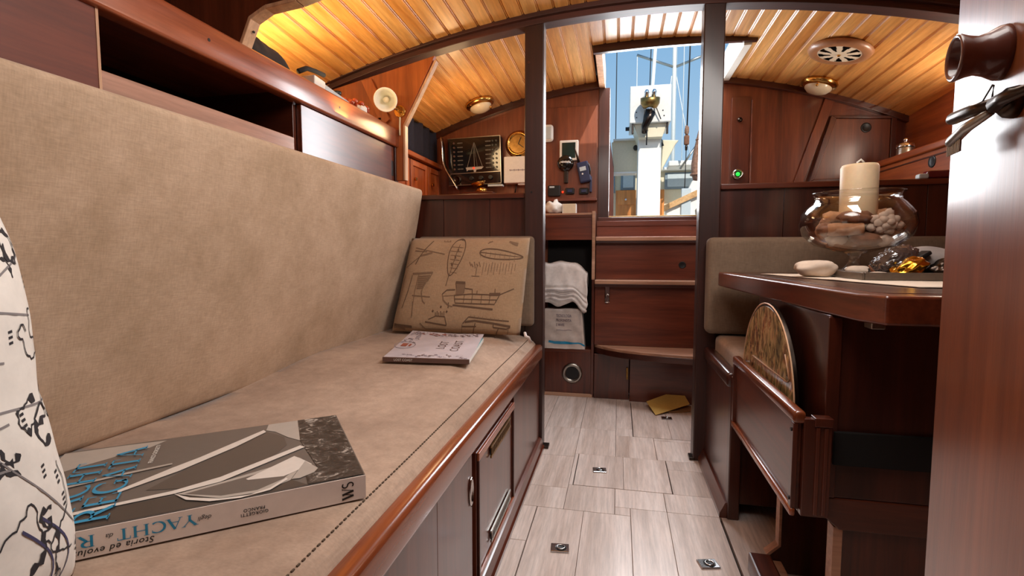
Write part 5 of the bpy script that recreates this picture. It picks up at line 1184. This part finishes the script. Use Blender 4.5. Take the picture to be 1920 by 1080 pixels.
for xa, xb in ((-.035, .155), (.365, .415)):
    dd = bx('teak_door', (xa, xb, 5.0, 5.05, .80, 1.44), 'hatchwood', bt, .004)
    if xa < 0: lt('knob', [(0, 0), (.012, 0), (.010, .02), (0, .024)], (.06, 5.0, 1.35), (0, -1, 0), 'chrome', dd, 12); bx('teak_panel', (xa + .02, xb - .005, 4.992, 5.002, 1.30, 1.44), 'hatchwood', dd, .003)
bx('side_window', (-.12, -.045, 5.03, 5.05, 1.42, 1.60), 'greyframe', bt, .004)
cg = thing('cockpit_coaming', 'white cockpit side with sloping pale teak capping on the right', 'coaming', (.6, 4.6, .66))
prf = [(.375, .66), (.375, 1.20), (.68, 1.345), (1.0, 1.50), (1.0, .66)]
pr('side', prf, 'y', 4.40, 4.50, 'white', cg, .006); pr('inner_side', [(.40, 1.20), (.42, 1.24), (.55, 1.34), (.60, 1.45), (1.0, 1.60), (1.0, 1.2)], 'y', 4.52, 4.60, 'white', cg, .01)
pr('capping', [(.365, 1.185), (.365, 1.235), (1.0, 1.535), (1.0, 1.475)], 'y', 4.36, 4.42, 'railwood', cg, .004); bx('stanchion_base', (.50, .575, 4.38, 4.42, .9, 1.37), 'palegrey', cg, .004)
lt('porthole', [(0, 0), (.014, 0), (.012, .004), (0, .004)], (.615, 4.519, 1.535), (0, -1, 0), 'black', cg, 16)
bx('upper_deck', (.42, 1.2, 4.7, 4.9, 1.605, 1.655), 'white', cg, .012)
wn2 = thing('winch', 'grey winch drum at the lower right edge of the hatch view', 'winch', (.60, 4.25, 1.0))
lt('base', [(0, 0), (.05, 0), (.05, .32), (0, .32)], (.640, 4.25, .66), (0, 0, 1), 'white', wn2); lt('drum', [(0, 0), (.06, 0), (.055, .05), (.042, .12), (.05, .2), (.04, .215), (0, .22)], (.640, 4.25, .98), (0, 0, 1), 'steel', wn2)
rf = thing('rope_fender', 'tapered brown rope fender hanging at the right edge of the hatch', 'fender', (.56, 3.9, 1.38))
lt('body', [(0, 0), (.022, .004), (.038, .05), (.045, .12), (.040, .18), (.030, .26), (.018, .34), (.008, .40), (0, .42)], (.545, 3.9, 1.365), (.06, 0, 1), 'rope', rf, 20)
for k in range(6): tb('rope_turn', [(.545 + .06 * (k * .05 + .04) + (.040 - .0035 * k) * math.cos(a * .5), 3.9 + (.040 - .0035 * k) * math.sin(a * .5), 1.41 + k * .05) for a in range(13)], .008, 'rope', rf, 6, True)
tb('lanyard', [(.570, 3.9, 1.78), (.60, 3.9, 2.4)], .006, 'rope', rf)
def mast(label, x0, z0, x1, z1, y, r, spr=None):
    t = thing('mast', label, 'mast', (x0, y, z0)); d = Vector((x1 - x0, 0, z1 - z0)); k = 3.0 / d.z
    tb('pole', [(x0, y, z0), Vector((x0, y, z0)) + d * k], r, 'white', t, 16)
    if spr:
        for a, b in spr: tb('spreader', [a, b], .018, 'steel', t, 8)
    bx('mast_step', (x0 - .06, x0 + .06, y - .06, y + .06, .66, z0 + .01), 'white', t)
    return t
mast('slim leaning white mast rising behind the white box', .32, 1.5, .43, 3.54, 7.0, .024)
mast('thick white mast with grey spreaders right of the box', .695, 1.5, .695, 3.56, 7.2, .030, [((.695, 7.2, 3.31), (.20, 7.1, 3.47)), ((.695, 7.2, 3.31), (1.05, 7.1, 3.40))])
stays = [('thin dark chain stay at the left of the sky', (-.062, 7, 1.6), (-.062, 7, 5), .007, 'ink'), ('fine pale stay below the left spreader tip', (.205, 7.1, 1.6), (.205, 7.1, 3.47), .005, 'paper'), ('dark stay alongside the slim mast', (.355, 7, 2.2), (.40, 7, 5.0), .007, 'ink'), ('fine pale stay right of the thick mast', (.79, 7, 1.6), (.79, 7, 5), .005, 'paper'), ('slanting pale stay from the spreader root', (.72, 7.2, 3.2), (.95, 7.2, 2.0), .005, 'paper'), ('short slanting stay between box and thick mast', (.66, 7.2, 3.2), (.60, 7.2, 2.6), .006, 'paper')]
for lb, a, b, r, mt in stays: tag(tb('stay', [a, b], r, mt, None, 6, loc=a), lb, 'stay', 'rigging stays')
tk = thing('block_and_tackle', 'wooden pulley block on a dark backstay right of the masts', 'pulley', (.555, 4.6, 1.75))
tb('upper_line', [(.557, 4.6, 1.88), (.575, 4.6, 3.2)], .006, 'ink', tk); tb('lower_line', [(.555, 4.6, 1.74), (.550, 4.6, 1.40)], .004, 'ink', tk)
bm = nb(); rbox(bm, .535, .577, 4.58, 4.62, 1.765, 1.845, .010, 3, 0); obj('pulley_shell', bm, 'cork2', tk); bm = nb(); ell(bm, (.556, 4.6, 1.885), (.018, .016, .045), 4, .5, 3, 3); obj('knot', bm, 'rope', tk, smooth=True)
lt('shackle', [(0, 0), (.010, 0), (.012, .03), (.006, .05), (0, .05)], (.555, 4.6, 1.72), (0, 0, 1), 'bronze', tk, 12)
tag(tb('stanchion', [(.52, 4.7, 1.58), (.66, 4.7, 1.79)], .010, 'steel', None, 10, loc=(.52, 4.7, 1.58)), 'slanting steel stanchion above the cockpit side', 'stanchion')
